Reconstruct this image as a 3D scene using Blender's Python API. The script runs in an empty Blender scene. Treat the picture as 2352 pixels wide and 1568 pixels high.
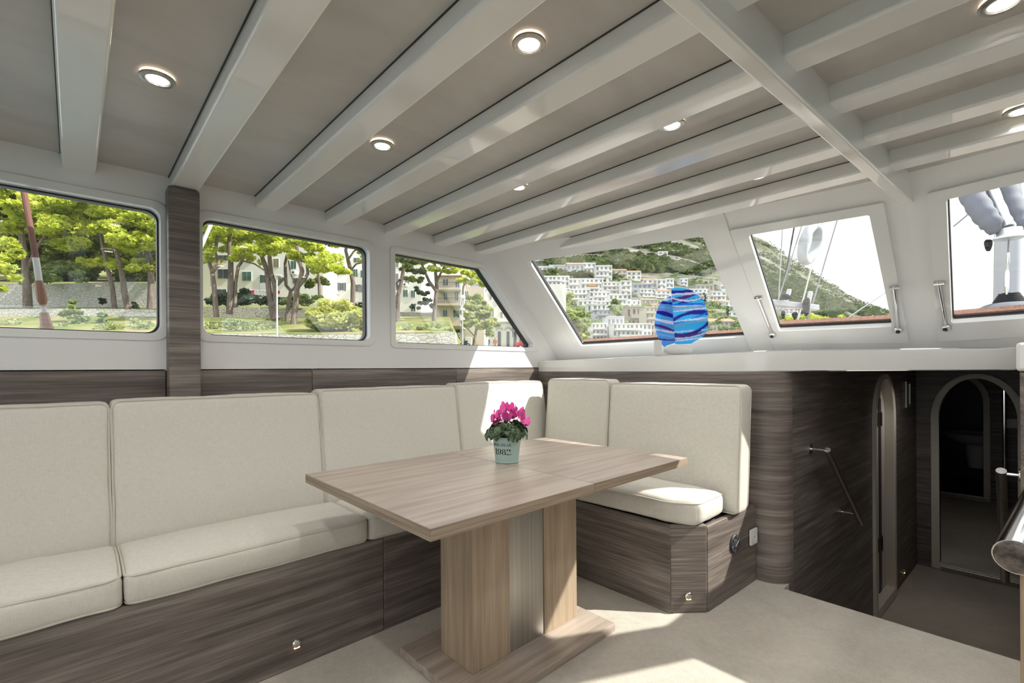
import bpy, bmesh, math, random
import numpy as np
from mathutils import Vector, Matrix, noise as mnoise

# ------------------------------------------------------------------ camera, world, sun, exposure
SC = bpy.context.scene
COL = SC.collection
FPX, HROW, YAW, ROLL, EYE = 1085.0, 846.0, math.radians(47.1), math.radians(-0.4), 1.15
_R = np.array([math.sin(YAW), -math.cos(YAW), 0.0])
_F = np.array([math.cos(YAW), math.sin(YAW), 0.0])
_U = np.array([0.0, 0.0, 1.0])
R2 = math.cos(ROLL) * _R + math.sin(ROLL) * _U
U2 = -math.sin(ROLL) * _R + math.cos(ROLL) * _U
EYEP = np.array([0.0, 0.0, EYE])

cam_d = bpy.data.cameras.new('camera')
cam = bpy.data.objects.new('camera', cam_d)
COL.objects.link(cam)
cam_d.sensor_width = 36.0
cam_d.lens = FPX / 2352.0 * 36.0
cam_d.shift_y = (HROW - 784.0) / 2352.0
cam_d.clip_start = 0.05
cam_d.clip_end = 6000
m = Matrix.Identity(4)
for i in range(3):
    m[i][0], m[i][1], m[i][2], m[i][3] = R2[i], U2[i], -_F[i], EYEP[i]
cam.matrix_world = m
SC.camera = cam

SUN_DIR = (-0.85, 1.0, -1.15)          # the way the sunlight travels
SUN_POWER, SKY_POWER, EXPOSURE = 5.2, 1.1, 0.66
world = bpy.data.worlds.new('sky')
SC.world = world
world.use_nodes = True
bgn = world.node_tree.nodes['Background']
bgn.inputs['Color'].default_value = (0.93, 0.965, 1.0, 1)
bgn.inputs['Strength'].default_value = SKY_POWER
sun_d = bpy.data.lights.new('sun', 'SUN')
sun_d.energy = SUN_POWER
sun_d.angle = math.radians(0.6)
sun_d.color = (1.0, 0.95, 0.87)
sun = bpy.data.objects.new('sun', sun_d)
COL.objects.link(sun)
sun.rotation_euler = Vector(SUN_DIR).to_track_quat('-Z', 'Y').to_euler()
sun.location = (3, -3, 6)
SC.view_settings.view_transform = 'Standard'
SC.view_settings.look = 'None'
SC.view_settings.gamma = 1.0
SC.view_settings.use_curve_mapping = False
SC.view_settings.exposure = EXPOSURE
SC.cycles.use_denoising = True
SC.cycles.max_bounces = 9
SC.cycles.diffuse_bounces = 5
SC.cycles.glossy_bounces = 4
SC.cycles.transparent_max_bounces = 16
SC.cycles.use_adaptive_sampling = True
SC.cycles.adaptive_threshold = 0.03
SC.cycles.transmission_bounces = 6
SC.cycles.sample_clamp_indirect = 6.0
SC.cycles.caustics_reflective = False
SC.cycles.caustics_refractive = False

random.seed(7)
rng = np.random.default_rng(7)

# ------------------------------------------------------------------ measuring helpers (photograph row/column to a real place)
def ray(x, y):
    return _F + R2 * (x - 1176.0) / FPX - U2 * (y - HROW) / FPX
def on(x, y, ax, v):
    d = ray(x, y)
    return EYEP + d * ((v - EYEP[ax]) / d[ax])
def at(x, y, d):
    return EYEP + ray(x, y) * d
def onpl(x, y, p, n):
    d = ray(x, y)
    return EYEP + d * (((np.array(p) - EYEP) @ n) / (d @ n))

# ------------------------------------------------------------------ materials
def srgb(r, g, b):
    f = lambda c: (c / 255.0 / 12.92) if c / 255.0 <= 0.04045 else ((c / 255.0 + 0.055) / 1.055) ** 2.4
    return (f(r), f(g), f(b), 1.0)
MATS = {}
def newmat(name):
    mt = bpy.data.materials.new(name)
    mt.use_nodes = True
    n, l = mt.node_tree.nodes, mt.node_tree.links
    MATS[name] = mt
    return mt, n, l, n['Principled BSDF']
def P(name, col, rough=0.5, metal=0.0, spec=0.5, coat=0.0, emit=None, estr=0.0, trans=0.0):
    mt, n, l, b = newmat(name)
    b.inputs['Base Color'].default_value = col
    b.inputs['Roughness'].default_value = rough
    b.inputs['Metallic'].default_value = metal
    b.inputs['Specular IOR Level'].default_value = spec
    b.inputs['Coat Weight'].default_value = coat
    if emit:
        b.inputs['Emission Color'].default_value = emit
        b.inputs['Emission Strength'].default_value = estr
    return mt
def ramp(n, stops):
    r = n.new('ShaderNodeValToRGB')
    e = r.color_ramp.elements
    while len(e) < len(stops):
        e.new(0.5)
    for k, (p, c) in enumerate(stops):
        e[k].position = p
        e[k].color = c
    return r
def coords(n, l, scale, kind='Object'):
    tc = n.new('ShaderNodeTexCoord')
    mp = n.new('ShaderNodeMapping')
    mp.inputs['Scale'].default_value = scale
    l.new(tc.outputs[kind], mp.inputs['Vector'])
    return mp.outputs['Vector']
def noise(n, l, vec, scale, detail=4, rough=0.55, dist=0.0):
    t = n.new('ShaderNodeTexNoise')
    t.inputs['Scale'].default_value = scale
    t.inputs['Detail'].default_value = detail
    t.inputs['Roughness'].default_value = rough
    t.inputs['Distortion'].default_value = dist
    if vec is not None:
        l.new(vec, t.inputs['Vector'])
    return t.outputs['Fac']
def math_(n, l, op, a, b=None):
    t = n.new('ShaderNodeMath')
    t.operation = op
    for k, v in enumerate((a, b)):
        if v is None:
            continue
        if isinstance(v, (int, float)):
            t.inputs[k].default_value = v
        else:
            l.new(v, t.inputs[k])
    return t.outputs[0]
def mixc(n, l, fac, a, b, mode='MIX'):
    t = n.new('ShaderNodeMix')
    t.data_type = 'RGBA'
    t.blend_type = mode
    for s, v in ((t.inputs[0], fac), (t.inputs[6], a), (t.inputs[7], b)):
        if isinstance(v, (int, float)):
            s.default_value = v
        elif isinstance(v, tuple):
            s.default_value = v
        else:
            l.new(v, s)
    return t.outputs[2]
def bump(n, l, b, h, strength, dist=0.002):
    t = n.new('ShaderNodeBump')
    t.inputs['Strength'].default_value = strength
    t.inputs['Distance'].default_value = dist
    l.new(h, t.inputs['Height'])
    l.new(t.outputs['Normal'], b.inputs['Normal'])
def wood(name, dark, mid, light, axis, rough=0.45, across=20.0, bstr=0.25):
    mt, n, l, b = newmat(name)
    s1 = [across * 1.6] * 3; s2 = [170.0] * 3; s3 = [5.0] * 3
    for k in (axis if isinstance(axis, tuple) else (axis,)):
        s1[k], s2[k], s3[k] = 1.3, 4.0, 0.5
    a = noise(n, l, coords(n, l, s1), 1.0, 6, 0.6, 0.12)
    f = noise(n, l, coords(n, l, s2), 1.0, 4, 0.6, 0.0)
    g = noise(n, l, coords(n, l, s3), 1.0, 2, 0.4, 0.35)
    rings = math_(n, l, 'SINE', math_(n, l, 'MULTIPLY', g, 60.0))
    rr = math_(n, l, 'ADD', math_(n, l, 'MULTIPLY', rings, 0.025), math_(n, l, 'ADD', math_(n, l, 'MULTIPLY', a, 0.72), math_(n, l, 'MULTIPLY', g, 0.28)))
    rr = math_(n, l, 'ADD', rr, math_(n, l, 'MULTIPLY', math_(n, l, 'SUBTRACT', f, 0.5), 0.42))
    cr = ramp(n, [(0.30, dark), (0.5, mid), (0.70, light)])
    l.new(rr, cr.inputs[0])
    l.new(cr.outputs[0], b.inputs['Base Color'])
    b.inputs['Roughness'].default_value = rough
    bump(n, l, b, rr, bstr, 0.0015)
    return mt
GD, GM, GL = srgb(74, 67, 62), srgb(113, 104, 98), srgb(152, 143, 135)
WGX = wood('grey_oak_along_x', GD, GM, GL, 0)
WGY = wood('grey_oak_along_y', GD, GM, GL, 1)
WGS = wood('grey_oak_ribbed', GD, GM, GL, (0, 1), 0.45, 45.0, 0.6)
WGH = wood('grey_oak_level_grain', GD, GM, GL, (0, 1))
OD, OM, OL = srgb(138, 122, 110), srgb(167, 153, 141), srgb(188, 176, 164)
WOX = wood('pale_oak_along_x', OD, OM, OL, 0, 0.34, 16.0, 0.12)
WOZ = wood('pale_oak_upright', srgb(140, 120, 98), srgb(164, 145, 122), srgb(180, 162, 139), 2, 0.42, 22.0, 0.15)
WOE = wood('pale_oak_edge', srgb(112, 96, 82), srgb(152, 135, 117), srgb(178, 163, 146), 0, 0.5, 60.0, 0.35)
TEAK = wood('varnished_teak', srgb(128, 82, 62), srgb(160, 110, 86), srgb(184, 136, 110), 0, 0.25, 40.0, 0.1)

def paint(name, col, rough, wob=0.0, coat=0.0):
    mt, n, l, b = newmat(name)
    v = coords(n, l, (1, 1, 1))
    f = noise(n, l, v, 3.0, 3, 0.5)
    c = mixc(n, l, f, tuple(x * 0.955 for x in col[:3]) + (1,), col)
    l.new(c, b.inputs['Base Color'])
    b.inputs['Roughness'].default_value = rough
    b.inputs['Coat Weight'].default_value = coat
    if wob:
        bump(n, l, b, noise(n, l, coords(n, l, (6, 6, 6)), 1.0, 2, 0.4), wob, 0.01)
    return mt
GLOSS = paint('white_gloss_paint', (0.79, 0.785, 0.765, 1), 0.09, 0.03, 0.3)
WHITE = paint('white_satin_paint', (0.82, 0.815, 0.805, 1), 0.22, 0.02)
def ceiling_paint():
    mt, n, l, b = newmat('ceiling_panel_paint')
    a = noise(n, l, coords(n, l, (1.6, 5.0, 1)), 1.0, 5, 0.6, 0.6)
    cr = ramp(n, [(0.3, (0.44, 0.42, 0.395, 1)), (0.7, (0.54, 0.52, 0.495, 1))])
    l.new(a, cr.inputs[0]); l.new(cr.outputs[0], b.inputs['Base Color'])
    b.inputs['Roughness'].default_value = 0.33
    return mt
CEILP = ceiling_paint()
def fabric():
    mt, n, l, b = newmat('cream_linen')
    a = noise(n, l, coords(n, l, (420, 60, 60)), 1.0, 2, 0.5)
    c = noise(n, l, coords(n, l, (60, 60, 420)), 1.0, 2, 0.5)
    big = noise(n, l, coords(n, l, (5, 5, 5)), 1.0, 3, 0.5)
    h = math_(n, l, 'ADD', a, c)
    cr = ramp(n, [(0.35, (0.62, 0.595, 0.525, 1)), (0.65, (0.70, 0.68, 0.62, 1))])
    l.new(math_(n, l, 'MULTIPLY', h, 0.5), cr.inputs[0])
    cc = mixc(n, l, math_(n, l, 'MULTIPLY', big, 0.25), cr.outputs[0], (0.62, 0.60, 0.54, 1))
    l.new(cc, b.inputs['Base Color'])
    b.inputs['Roughness'].default_value = 0.9
    b.inputs['Specular IOR Level'].default_value = 0.2
    b.inputs['Sheen Weight'].default_value = 0.15
    bump(n, l, b, h, 0.25, 0.0015)
    return mt
LINEN = fabric()
PIPING = P('linen_piping', (0.60, 0.57, 0.50, 1), 0.9, spec=0.2)
def carpet(name, c0, c1):
    mt, n, l, b = newmat(name)
    f = noise(n, l, coords(n, l, (1, 1, 1)), 260.0, 3, 0.7)
    g = noise(n, l, coords(n, l, (1, 1, 1)), 3.0, 4, 0.6, 0.8)
    k = noise(n, l, coords(n, l, (1, 1, 1)), 40.0, 3, 0.6)
    s = math_(n, l, 'ADD', math_(n, l, 'MULTIPLY', f, 0.45), math_(n, l, 'ADD', math_(n, l, 'MULTIPLY', g, 0.35), math_(n, l, 'MULTIPLY', k, 0.2)))
    cr = ramp(n, [(0.36, c0), (0.62, c1)])
    l.new(s, cr.inputs[0]); l.new(cr.outputs[0], b.inputs['Base Color'])
    b.inputs['Roughness'].default_value = 0.95
    b.inputs['Specular IOR Level'].default_value = 0.1
    b.inputs['Sheen Weight'].default_value = 0.2
    bump(n, l, b, f, 0.8, 0.004)
    return mt
CARPET = carpet('beige_carpet', (0.47, 0.43, 0.365, 1), (0.68, 0.635, 0.56, 1))
CHROME = P('polished_steel', (0.78, 0.78, 0.78, 1), 0.12, 1.0)
def brushed():
    mt, n, l, b = newmat('brushed_steel')
    f = noise(n, l, coords(n, l, (90, 90, 0.6)), 1.0, 3, 0.6)
    cr = ramp(n, [(0.3, (0.42, 0.40, 0.37, 1)), (0.7, (0.56, 0.54, 0.50, 1))])
    l.new(f, cr.inputs[0]); l.new(cr.outputs[0], b.inputs['Base Color'])
    b.inputs['Metallic'].default_value = 1.0
    b.inputs['Roughness'].default_value = 0.33
    return mt
BRUSHED = brushed()
BLACK = P('black_rubber', (0.018, 0.018, 0.02, 1), 0.4)
DARKPL = P('dark_plastic', (0.03, 0.03, 0.035, 1), 0.55)
DARKSTEEL = P('dark_steel_cap', (0.11, 0.095, 0.09, 1), 0.25, 0.6)
PLASTIC = P('white_plastic', (0.82, 0.82, 0.80, 1), 0.3)
BRONZE = P('hinge_bronze', (0.10, 0.085, 0.07, 1), 0.4, 0.8)
CREAMFR = P('cream_door_frame', (0.70, 0.65, 0.57, 1), 0.35)
LEDM = P('lit_led', (1, 1, 1, 1), 0.4, emit=(1.0, 0.95, 0.87, 1), estr=5.0)
LENSM = P('lamp_lens', (0.95, 0.93, 0.88, 1), 0.3, emit=(1.0, 0.90, 0.76, 1), estr=0.45)
AMBER = P('amber_led', (1, 0.7, 0.35, 1), 0.4, emit=(1.0, 0.62, 0.22, 1), estr=3.0)
HALO = P('back_lit_ring', (0.95, 0.88, 0.78, 1), 0.4, emit=(1.0, 0.78, 0.55, 1), estr=1.0)
def glass(name, tint, gl=1.0):
    mt, n, l, b = newmat(name)
    n.remove(b)
    tr = n.new('ShaderNodeBsdfTransparent'); tr.inputs['Color'].default_value = tint
    g = n.new('ShaderNodeBsdfGlossy'); g.inputs['Roughness'].default_value = 0.0
    g.inputs['Color'].default_value = (gl, gl, gl, 1)
    lw = n.new('ShaderNodeLayerWeight'); lw.inputs['Blend'].default_value = 0.5
    pw = math_(n, l, 'POWER', lw.outputs['Facing'], 5.0)
    fr = math_(n, l, 'ADD', math_(n, l, 'MULTIPLY', pw, 0.8), 0.05)
    mx = n.new('ShaderNodeMixShader')
    l.new(fr, mx.inputs[0]); l.new(tr.outputs[0], mx.inputs[1]); l.new(g.outputs[0], mx.inputs[2])
    l.new(mx.outputs[0], n['Material Output'].inputs['Surface'])
    return mt
GLASS = glass('window_glass', (0.985, 0.99, 0.985, 1))

# ------------------------------------------------------------------ mesh helpers
WORLD = {}                      # world position of every object's origin
class MB:
    def __init__(self):
        self.v, self.f, self.mi = [], [], []
    def add(self, vs, fs, mi=0):
        o = len(self.v)
        self.v.extend([tuple(float(c) for c in p) for p in vs])
        self.f.extend([tuple(i + o for i in f) for f in fs])
        self.mi.extend([mi] * len(fs))
        return self
    def hexa(self, p, mi=0):    # p: 8 corners, bottom 4 then top 4, same turn
        return self.add(p, [(3, 2, 1, 0), (4, 5, 6, 7), (0, 1, 5, 4), (1, 2, 6, 5), (2, 3, 7, 6), (3, 0, 4, 7)], mi)
    def box(self, x0, x1, y0, y1, z0, z1, mi=0, M=None):
        x0, x1 = min(x0, x1), max(x0, x1); y0, y1 = min(y0, y1), max(y0, y1); z0, z1 = min(z0, z1), max(z0, z1)
        p = [(x0, y0, z0), (x1, y0, z0), (x1, y1, z0), (x0, y1, z0), (x0, y0, z1), (x1, y0, z1), (x1, y1, z1), (x0, y1, z1)]
        if M is not None:
            p = [tuple(M @ Vector(q)) for q in p]
        return self.hexa(p, mi)
    def prism(self, poly, z0, z1, mi=0, M=None):
        n = len(poly)
        p = [(x, y, z0) for x, y in poly] + [(x, y, z1) for x, y in poly]
        if M is not None:
            p = [tuple(M @ Vector(q)) for q in p]
        fs = [tuple(range(n - 1, -1, -1)), tuple(range(n, 2 * n))]
        fs += [(i, (i + 1) % n, (i + 1) % n + n, i + n) for i in range(n)]
        return self.add(p, fs, mi)
    def tube(self, pts, r, n=8, closed=False, mi=0, cap=True):
        pts = [Vector(p) for p in pts]
        k = len(pts)
        rad = r if isinstance(r, (list, tuple)) else [r] * k
        vs, fs = [], []
        t0 = (pts[1] - pts[0]).normalized()
        ref = Vector((0, 0, 1)) if abs(t0.z) < 0.9 else Vector((1, 0, 0))
        u = t0.cross(ref).normalized()
        for i in range(k):
            if closed:
                t = (pts[(i + 1) % k] - pts[i - 1])
            else:
                t = pts[min(i + 1, k - 1)] - pts[max(i - 1, 0)]
            t = t.normalized() if t.length > 1e-9 else t0
            u = (u - t * u.dot(t))
            u = u.normalized() if u.length > 1e-6 else t.orthogonal().normalized()
            w = t.cross(u)
            for j in range(n):
                a = 2 * math.pi * j / n
                vs.append(pts[i] + (u * math.cos(a) + w * math.sin(a)) * rad[i])
        for i in range(k if closed else k - 1):
            for j in range(n):
                a, b2 = i * n + j, i * n + (j + 1) % n
                c, d = ((i + 1) % k) * n + (j + 1) % n, ((i + 1) % k) * n + j
                fs.append((a, b2, c, d))
        if cap and not closed:
            fs.append(tuple(range(n - 1, -1, -1)))
            fs.append(tuple(range((k - 1) * n, k * n)))
        return self.add(vs, fs, mi)
    def lathe(self, prof, n=24, M=None, mi=0):
        vs, fs = [], []
        k = len(prof)
        for r, z in prof:
            for j in range(n):
                a = 2 * math.pi * j / n
                vs.append((r * math.cos(a), r * math.sin(a), z))
        for i in range(k - 1):
            for j in range(n):
                fs.append((i * n + j, i * n + (j + 1) % n, (i + 1) * n + (j + 1) % n, (i + 1) * n + j))
        fs.append(tuple(range(n - 1, -1, -1)))
        fs.append(tuple(range((k - 1) * n, k * n)))
        if M is not None:
            vs = [tuple(M @ Vector(p)) for p in vs]
        return self.add(vs, fs, mi)
    def ball(self, c, r, n=10, mi=0, M=None):
        rx, ry, rz = r if isinstance(r, (tuple, list)) else (r, r, r)
        prof = [(math.sin(math.pi * i / n), -math.cos(math.pi * i / n)) for i in range(1, n)]
        o = MB().lathe(prof, n + 4)
        vs = [(c[0] + p[0] * rx, c[1] + p[1] * ry, c[2] + p[2] * rz) for p in o.v]
        if M is not None:
            vs = [tuple(M @ Vector(p)) for p in vs]
        return self.add(vs, o.f, mi)

def finish_mesh(name, mb, mats, bev=0.0, seg=2, smooth=35.0, origin=None):
    me = bpy.data.meshes.new(name)
    v = np.array(mb.v)
    if origin is None:
        origin = np.array([(v[:, 0].min() + v[:, 0].max()) / 2, (v[:, 1].min() + v[:, 1].max()) / 2, v[:, 2].min()])
    v = v - origin
    me.from_pydata(v.tolist(), [], mb.f)
    for mt in mats:
        me.materials.append(mt)
    if len(mats) > 1:
        me.polygons.foreach_set('material_index', mb.mi)
    if bev or smooth or True:
        bm = bmesh.new()
        bm.from_mesh(me)
        if len(bm.faces) < 60000:
            bmesh.ops.recalc_face_normals(bm, faces=bm.faces)
        if bev:
            es = [e for e in bm.edges if len(e.link_faces) == 2 and e.calc_face_angle(0) > 0.5]
            bmesh.ops.bevel(bm, geom=es, offset=bev, segments=seg, profile=0.5, affect='EDGES', clamp_overlap=True)
        if smooth:
            th = math.radians(smooth)
            for f in bm.faces:
                f.smooth = True
            for e in bm.edges:
                if len(e.link_faces) == 2 and e.calc_face_angle(0) > (th if not bev else max(th, 0.8)):
                    e.smooth = False
        bm.to_mesh(me)
        bm.free()
    return me, origin
def link(o, parent, wpos):
    COL.objects.link(o)
    WORLD[o.name] = np.array(wpos, float)
    if parent is not None:
        o.parent = parent
        o.location = WORLD[o.name] - WORLD[parent.name]
    else:
        o.location = wpos
    return o
def obj(name, mb, mat, parent=None, bev=0.0, seg=2, smooth=35.0, origin=None):
    mats = mat if isinstance(mat, (list, tuple)) else [mat]
    me, org = finish_mesh(name, mb, mats, bev, seg, smooth, origin)
    o = link(bpy.data.objects.new(name, me), parent, org)
    if bev:
        wn = o.modifiers.new('weighted_normals', 'WEIGHTED_NORMAL')
        wn.keep_sharp = True
        wn.weight = 100
    return o
def inst(name, src, wpos, parent=None, rot=None, scale=None):
    o = bpy.data.objects.new(name, src.data if hasattr(src, 'data') else src)
    link(o, parent, wpos)
    if rot is not None:
        o.rotation_euler = rot
    if scale is not None:
        o.scale = scale
    return o
def tag(o, label, cat=None, group=None, kind=None):
    o['label'] = label
    if cat: o['category'] = cat
    if group: o['group'] = group
    if kind: o['kind'] = kind
    return o
def thing(name, label, cat, loc, group=None):
    o = bpy.data.objects.new(name, None)
    o.empty_display_size = 0.1
    link(o, None, np.array(loc, float))
    return tag(o, label, cat, group)
def struct(o, label=None):
    o['kind'] = 'structure'
    if label: o['label'] = label
    return o

def round_poly(poly, r, n=5):
    out = []
    k = len(poly)
    for i in range(k):
        p = np.array(poly[i], float); a = np.array(poly[i - 1], float); b = np.array(poly[(i + 1) % k], float)
        ua = (a - p) / np.linalg.norm(a - p); ub = (b - p) / np.linalg.norm(b - p)
        ang = math.acos(max(-1, min(1, ua @ ub)))
        t = min(r / math.tan(ang / 2), 0.45 * np.linalg.norm(a - p), 0.45 * np.linalg.norm(b - p))
        rr = t * math.tan(ang / 2)
        c = p + (ua + ub) / np.linalg.norm(ua + ub) * rr / math.sin(ang / 2)
        s, e = p + ua * t - c, p + ub * t - c
        a0, a1 = math.atan2(s[1], s[0]), math.atan2(e[1], e[0])
        da = (a1 - a0 + math.pi) % (2 * math.pi) - math.pi
        for j in range(n + 1):
            q = a0 + da * j / n
            out.append((c[0] + rr * math.cos(q), c[1] + rr * math.sin(q)))
    return out
def offset_poly(poly, d):       # outward for any turn
    P_ = [np.array(p, float) for p in poly]
    area = sum(P_[i][0] * P_[(i + 1) % len(P_)][1] - P_[(i + 1) % len(P_)][0] * P_[i][1] for i in range(len(P_)))
    s = 1.0 if area > 0 else -1.0
    out = []
    k = len(P_)
    for i in range(k):
        a, p, b = P_[i - 1], P_[i], P_[(i + 1) % k]
        d1 = (p - a) / np.linalg.norm(p - a); d2 = (b - p) / np.linalg.norm(b - p)
        n1 = s * np.array([d1[1], -d1[0]]); n2 = s * np.array([d2[1], -d2[0]])
        bis = n1 + n2
        out.append(tuple(p + bis * d / max(0.2, (bis @ n1))))
    return out
def plate(outer, holes, mapf, w0, w1):
    """a flat plate with holes; mapf(u, v, w) gives the point in space"""
    bm = bmesh.new()
    loops = [outer] + list(holes)
    es = []
    for lp in loops:
        vs = [bm.verts.new((p[0], p[1], 0)) for p in lp]
        es += [bm.edges.new((vs[i], vs[(i + 1) % len(vs)])) for i in range(len(vs))]
    bmesh.ops.triangle_fill(bm, edges=es, use_beauty=True, use_dissolve=False)
    bm.verts.index_update()
    uv = [(v.co.x, v.co.y) for v in bm.verts]
    tris = [tuple(v.index for v in f.verts) for f in bm.faces]
    bm.free()
    mb = MB()
    N = len(uv)
    vs = [mapf(u, v, w0) for u, v in uv] + [mapf(u, v, w1) for u, v in uv]
    fs = list(tris) + [tuple(i + N for i in reversed(t)) for t in tris]
    o = 0
    for lp in loops:
        k = len(lp)
        fs += [(o + i, o + (i + 1) % k, o + (i + 1) % k + N, o + i + N) for i in range(k)]
        o += k
    return mb.add(vs, fs)
def arch_loop(u0, u1, v0, vs, vt, n=20):
    c, r = (u0 + u1) / 2, (u1 - u0) / 2
    return [(u0, v0)] + [(c - r * math.cos(math.pi * i / n), vs + (vt - vs) * math.sin(math.pi * i / n)) for i in range(n + 1)] + [(u1, v0)]
DECKM = wood('weathered_deck', srgb(120, 112, 102), srgb(150, 142, 132), srgb(172, 165, 155), 0, 0.7)
# ------------------------------------------------------------------ the deckhouse: floor, walls, ceiling
YC, YL, YS = 0.36, 2.60, -1.88          # centre line, port wall, starboard wall
XA = -3.0                                # aft end of the deckhouse
ZC = 2.02
RAKE = np.array([0.885, 0.0, -1.0])
def Xt(Y):
    Y = Y if Y >= YC else 2 * YC - Y
    return 2.77 - 0.105 * (Y - 0.3) ** 2
def mirror(p):
    return (p[0], 2 * YC - p[1], p[2])

fl = MB().box(XA, 2.69, 0.83, YL, -0.12, 0.0)
fl.box(XA, 2.69, YS, 0.83, -0.12, 0.0)
fl = MB().prism([(XA, YS), (2.69, YS), (2.69, 0.0), (2.69, 0.84), (2.78, 0.84), (2.78, YL), (XA, YL)], -0.12, 0.0)
floor = struct(obj('floor', fl, CARPET, smooth=0), 'beige wool carpet of the saloon floor')
lf = MB().box(2.70, 9.45, -1.0, 1.9, -0.86, -0.78)
struct(obj('floor_lower', lf, carpet('lower_carpet', (0.44, 0.39, 0.32, 1), (0.62, 0.56, 0.48, 1)), smooth=0), 'taupe carpet at the bottom of the companionway')
steps = struct(obj('stairs', MB().box(2.70, 2.95, 0.01, 0.83, -0.78, -0.20).box(2.95, 3.2, 0.01, 0.825, -0.78, -0.40).box(3.2, 3.45, 0.01, 0.82, -0.78, -0.59), WGY, bev=0.006), 'short flight of wooden steps down from the saloon')

# ---- port wall (left)
def map_left(u, v, w):
    return (u, YL + w, v)
def map_right(u, v, w):
    return (u, YS - w, v)
def px_left(x, y):
    p = on(x, y, 1, YL)
    return (p[0], p[2])
cr = lambda z: Xt(YL) + 0.885 * (ZC - z)
W3 = [px_left(908, 581), px_left(1108, 613), px_left(1228, 797), px_left(905, 790)]
W3 = [(1.445, 1.868), (2.136, 1.868), (2.664, 1.312), (1.445, 1.312)]
WL = [[(-0.78, 1.87), (0.287, 1.87), (0.287, 1.315), (-0.78, 1.315)],
      [(0.447, 1.87), (1.281, 1.87), (1.281, 1.317), (0.447, 1.317)], W3,
      [(-2.2, 1.87), (-0.95, 1.87), (-0.95, 1.315), (-2.2, 1.315)]]
RAD = [0.045, 0.045, 0.02, 0.045]
outerL = [(XA, 1.152), (cr(1.152), 1.152), (cr(2.06), 2.06), (XA, 2.06)]
def side_wall(name, mapf, lab):
    w = struct(obj(name, plate(outerL, [round_poly(p, r) for p, r in zip(WL, RAD)], mapf, 0.0, 0.09), WHITE, smooth=25), lab)
    return w
wall_left = side_wall('wall_left', map_left, 'white painted port side wall with wide windows')
wall_right = side_wall('wall_right', map_right, 'white painted starboard side wall with wide windows')
wcount = 0
def side_window(k, mapf, lab):
    global wcount
    wcount += 1
    poly, r = WL[k], RAD[k]
    inner = round_poly(poly, r)
    fr = struct(obj('window_%d' % wcount, plate(round_poly(offset_poly(poly, 0.032), r + 0.01), [inner], mapf, -0.007, 0.004), WHITE, bev=0.002, seg=1), lab)
    g_in = round_poly(offset_poly(poly, -0.007), r)
    obj('gasket', plate(inner, [g_in], mapf, 0.05, 0.088), BLACK, fr)
    obj('pane', plate(g_in, [], mapf, 0.064, 0.070), GLASS, fr, smooth=0)
    return fr
for k, lab in enumerate(['wide port window aft of the wood-clad pillar', 'wide port window between the wood-clad pillar and the slanted corner window', 'port corner window with a slanted forward edge', 'aft port window out past the sofa']):
    side_window(k, map_left, lab)
for k, lab in enumerate(['wide starboard window opposite the pillar', 'wide starboard window opposite the table', 'starboard corner window with a slanted forward edge', 'aft starboard window']):
    side_window(k, map_right, lab)

# wood panelling under the windows
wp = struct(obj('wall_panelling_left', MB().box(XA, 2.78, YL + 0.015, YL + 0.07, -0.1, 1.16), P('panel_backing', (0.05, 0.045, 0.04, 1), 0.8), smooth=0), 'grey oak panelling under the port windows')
for a, b in ((XA, -0.9), (-0.898, 0.303), (0.427, 0.944), (0.946, 1.9), (1.902, 2.78)):
    obj('panel', MB().box(a, b, YL, YL + 0.018, 0.0, 1.158), WGH, wp, bev=0.0012, seg=1)
wps = struct(obj('wall_panelling_right', MB().box(XA, 2.78, YS - 0.07, YS - 0.015, -0.1, 1.16), MATS['panel_backing'], smooth=0), 'grey oak panelling under the starboard windows')
for a, b in ((XA, -0.9), (-0.898, 0.944), (0.946, 2.78)):
    obj('panel', MB().box(a, b, YS - 0.018, YS, 0.0, 1.158), WGX, wps, bev=0.0012, seg=1)

pillar = struct(obj('pillar', MB().box(0.306, 0.424, 2.515, YL + 0.01, 0.42, 1.962), WGH, bev=0.012, seg=3), 'square post clad in grey oak between two port windows')

# ---- ceiling with beams
front_curve = [(Xt(y) - 0.885 * 0.03 + 0.02, y) for y in np.linspace(YL, YS, 41)]
ceil = struct(obj('ceiling', MB().prism([(XA, YS - 0.02), (XA, YL + 0.02)] + [(x, y) for x, y in front_curve], ZC, ZC + 0.05), CEILP, smooth=0), 'warm grey deckhead panels between white beams')
eave = [(Xt(y) + 0.16, y) for y in np.linspace(YL, YS, 41)]
struct(obj('roof', MB().prism([(XA, YS - 0.3), (XA, YL + 0.14)] + [(eave[0][0], YL + 0.14)] + eave + [(eave[-1][0], YS - 0.14)], ZC + 0.05, ZC + 0.13), WHITE, smooth=0), 'white deckhouse roof slab')
def girder_y(X):
    return 0.447 - 0.0595 * (X - 0.937)
def gz(X):
    return 1.90
BEAMX = [-2.837 + 0.3508 * k for k in range(16)]
for X in BEAMX:
    x1 = X + 0.105
    z0 = 1.963
    gp, gs = girder_y(X + 0.05) + 0.045, girder_y(X + 0.05) + 0.01
    yl = YL + 0.005
    if X > 2.3:
        yl = 2.13
    obj('beam', MB().box(X, x1, gp - 0.03, yl, z0, ZC + 0.01), GLOSS, ceil, bev=0.010, seg=3)
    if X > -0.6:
        obj('shadow_gap_strip', MB().box(X - 0.004, X + 0.002, gp, yl - 0.005, ZC - 0.0025, ZC + 0.002), MATS['panel_backing'], ceil, smooth=0)  # dark strip standing in for the shadow gap along the beam
    ys = YS - 0.005 if X < 2.3 else 2 * YC - 2.13
    obj('beam', MB().box(X, x1, ys, gs, z0, ZC + 0.01), GLOSS, ceil, bev=0.010, seg=3)
g = MB()
Xs = [XA, 2.87]
ring = []
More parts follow.
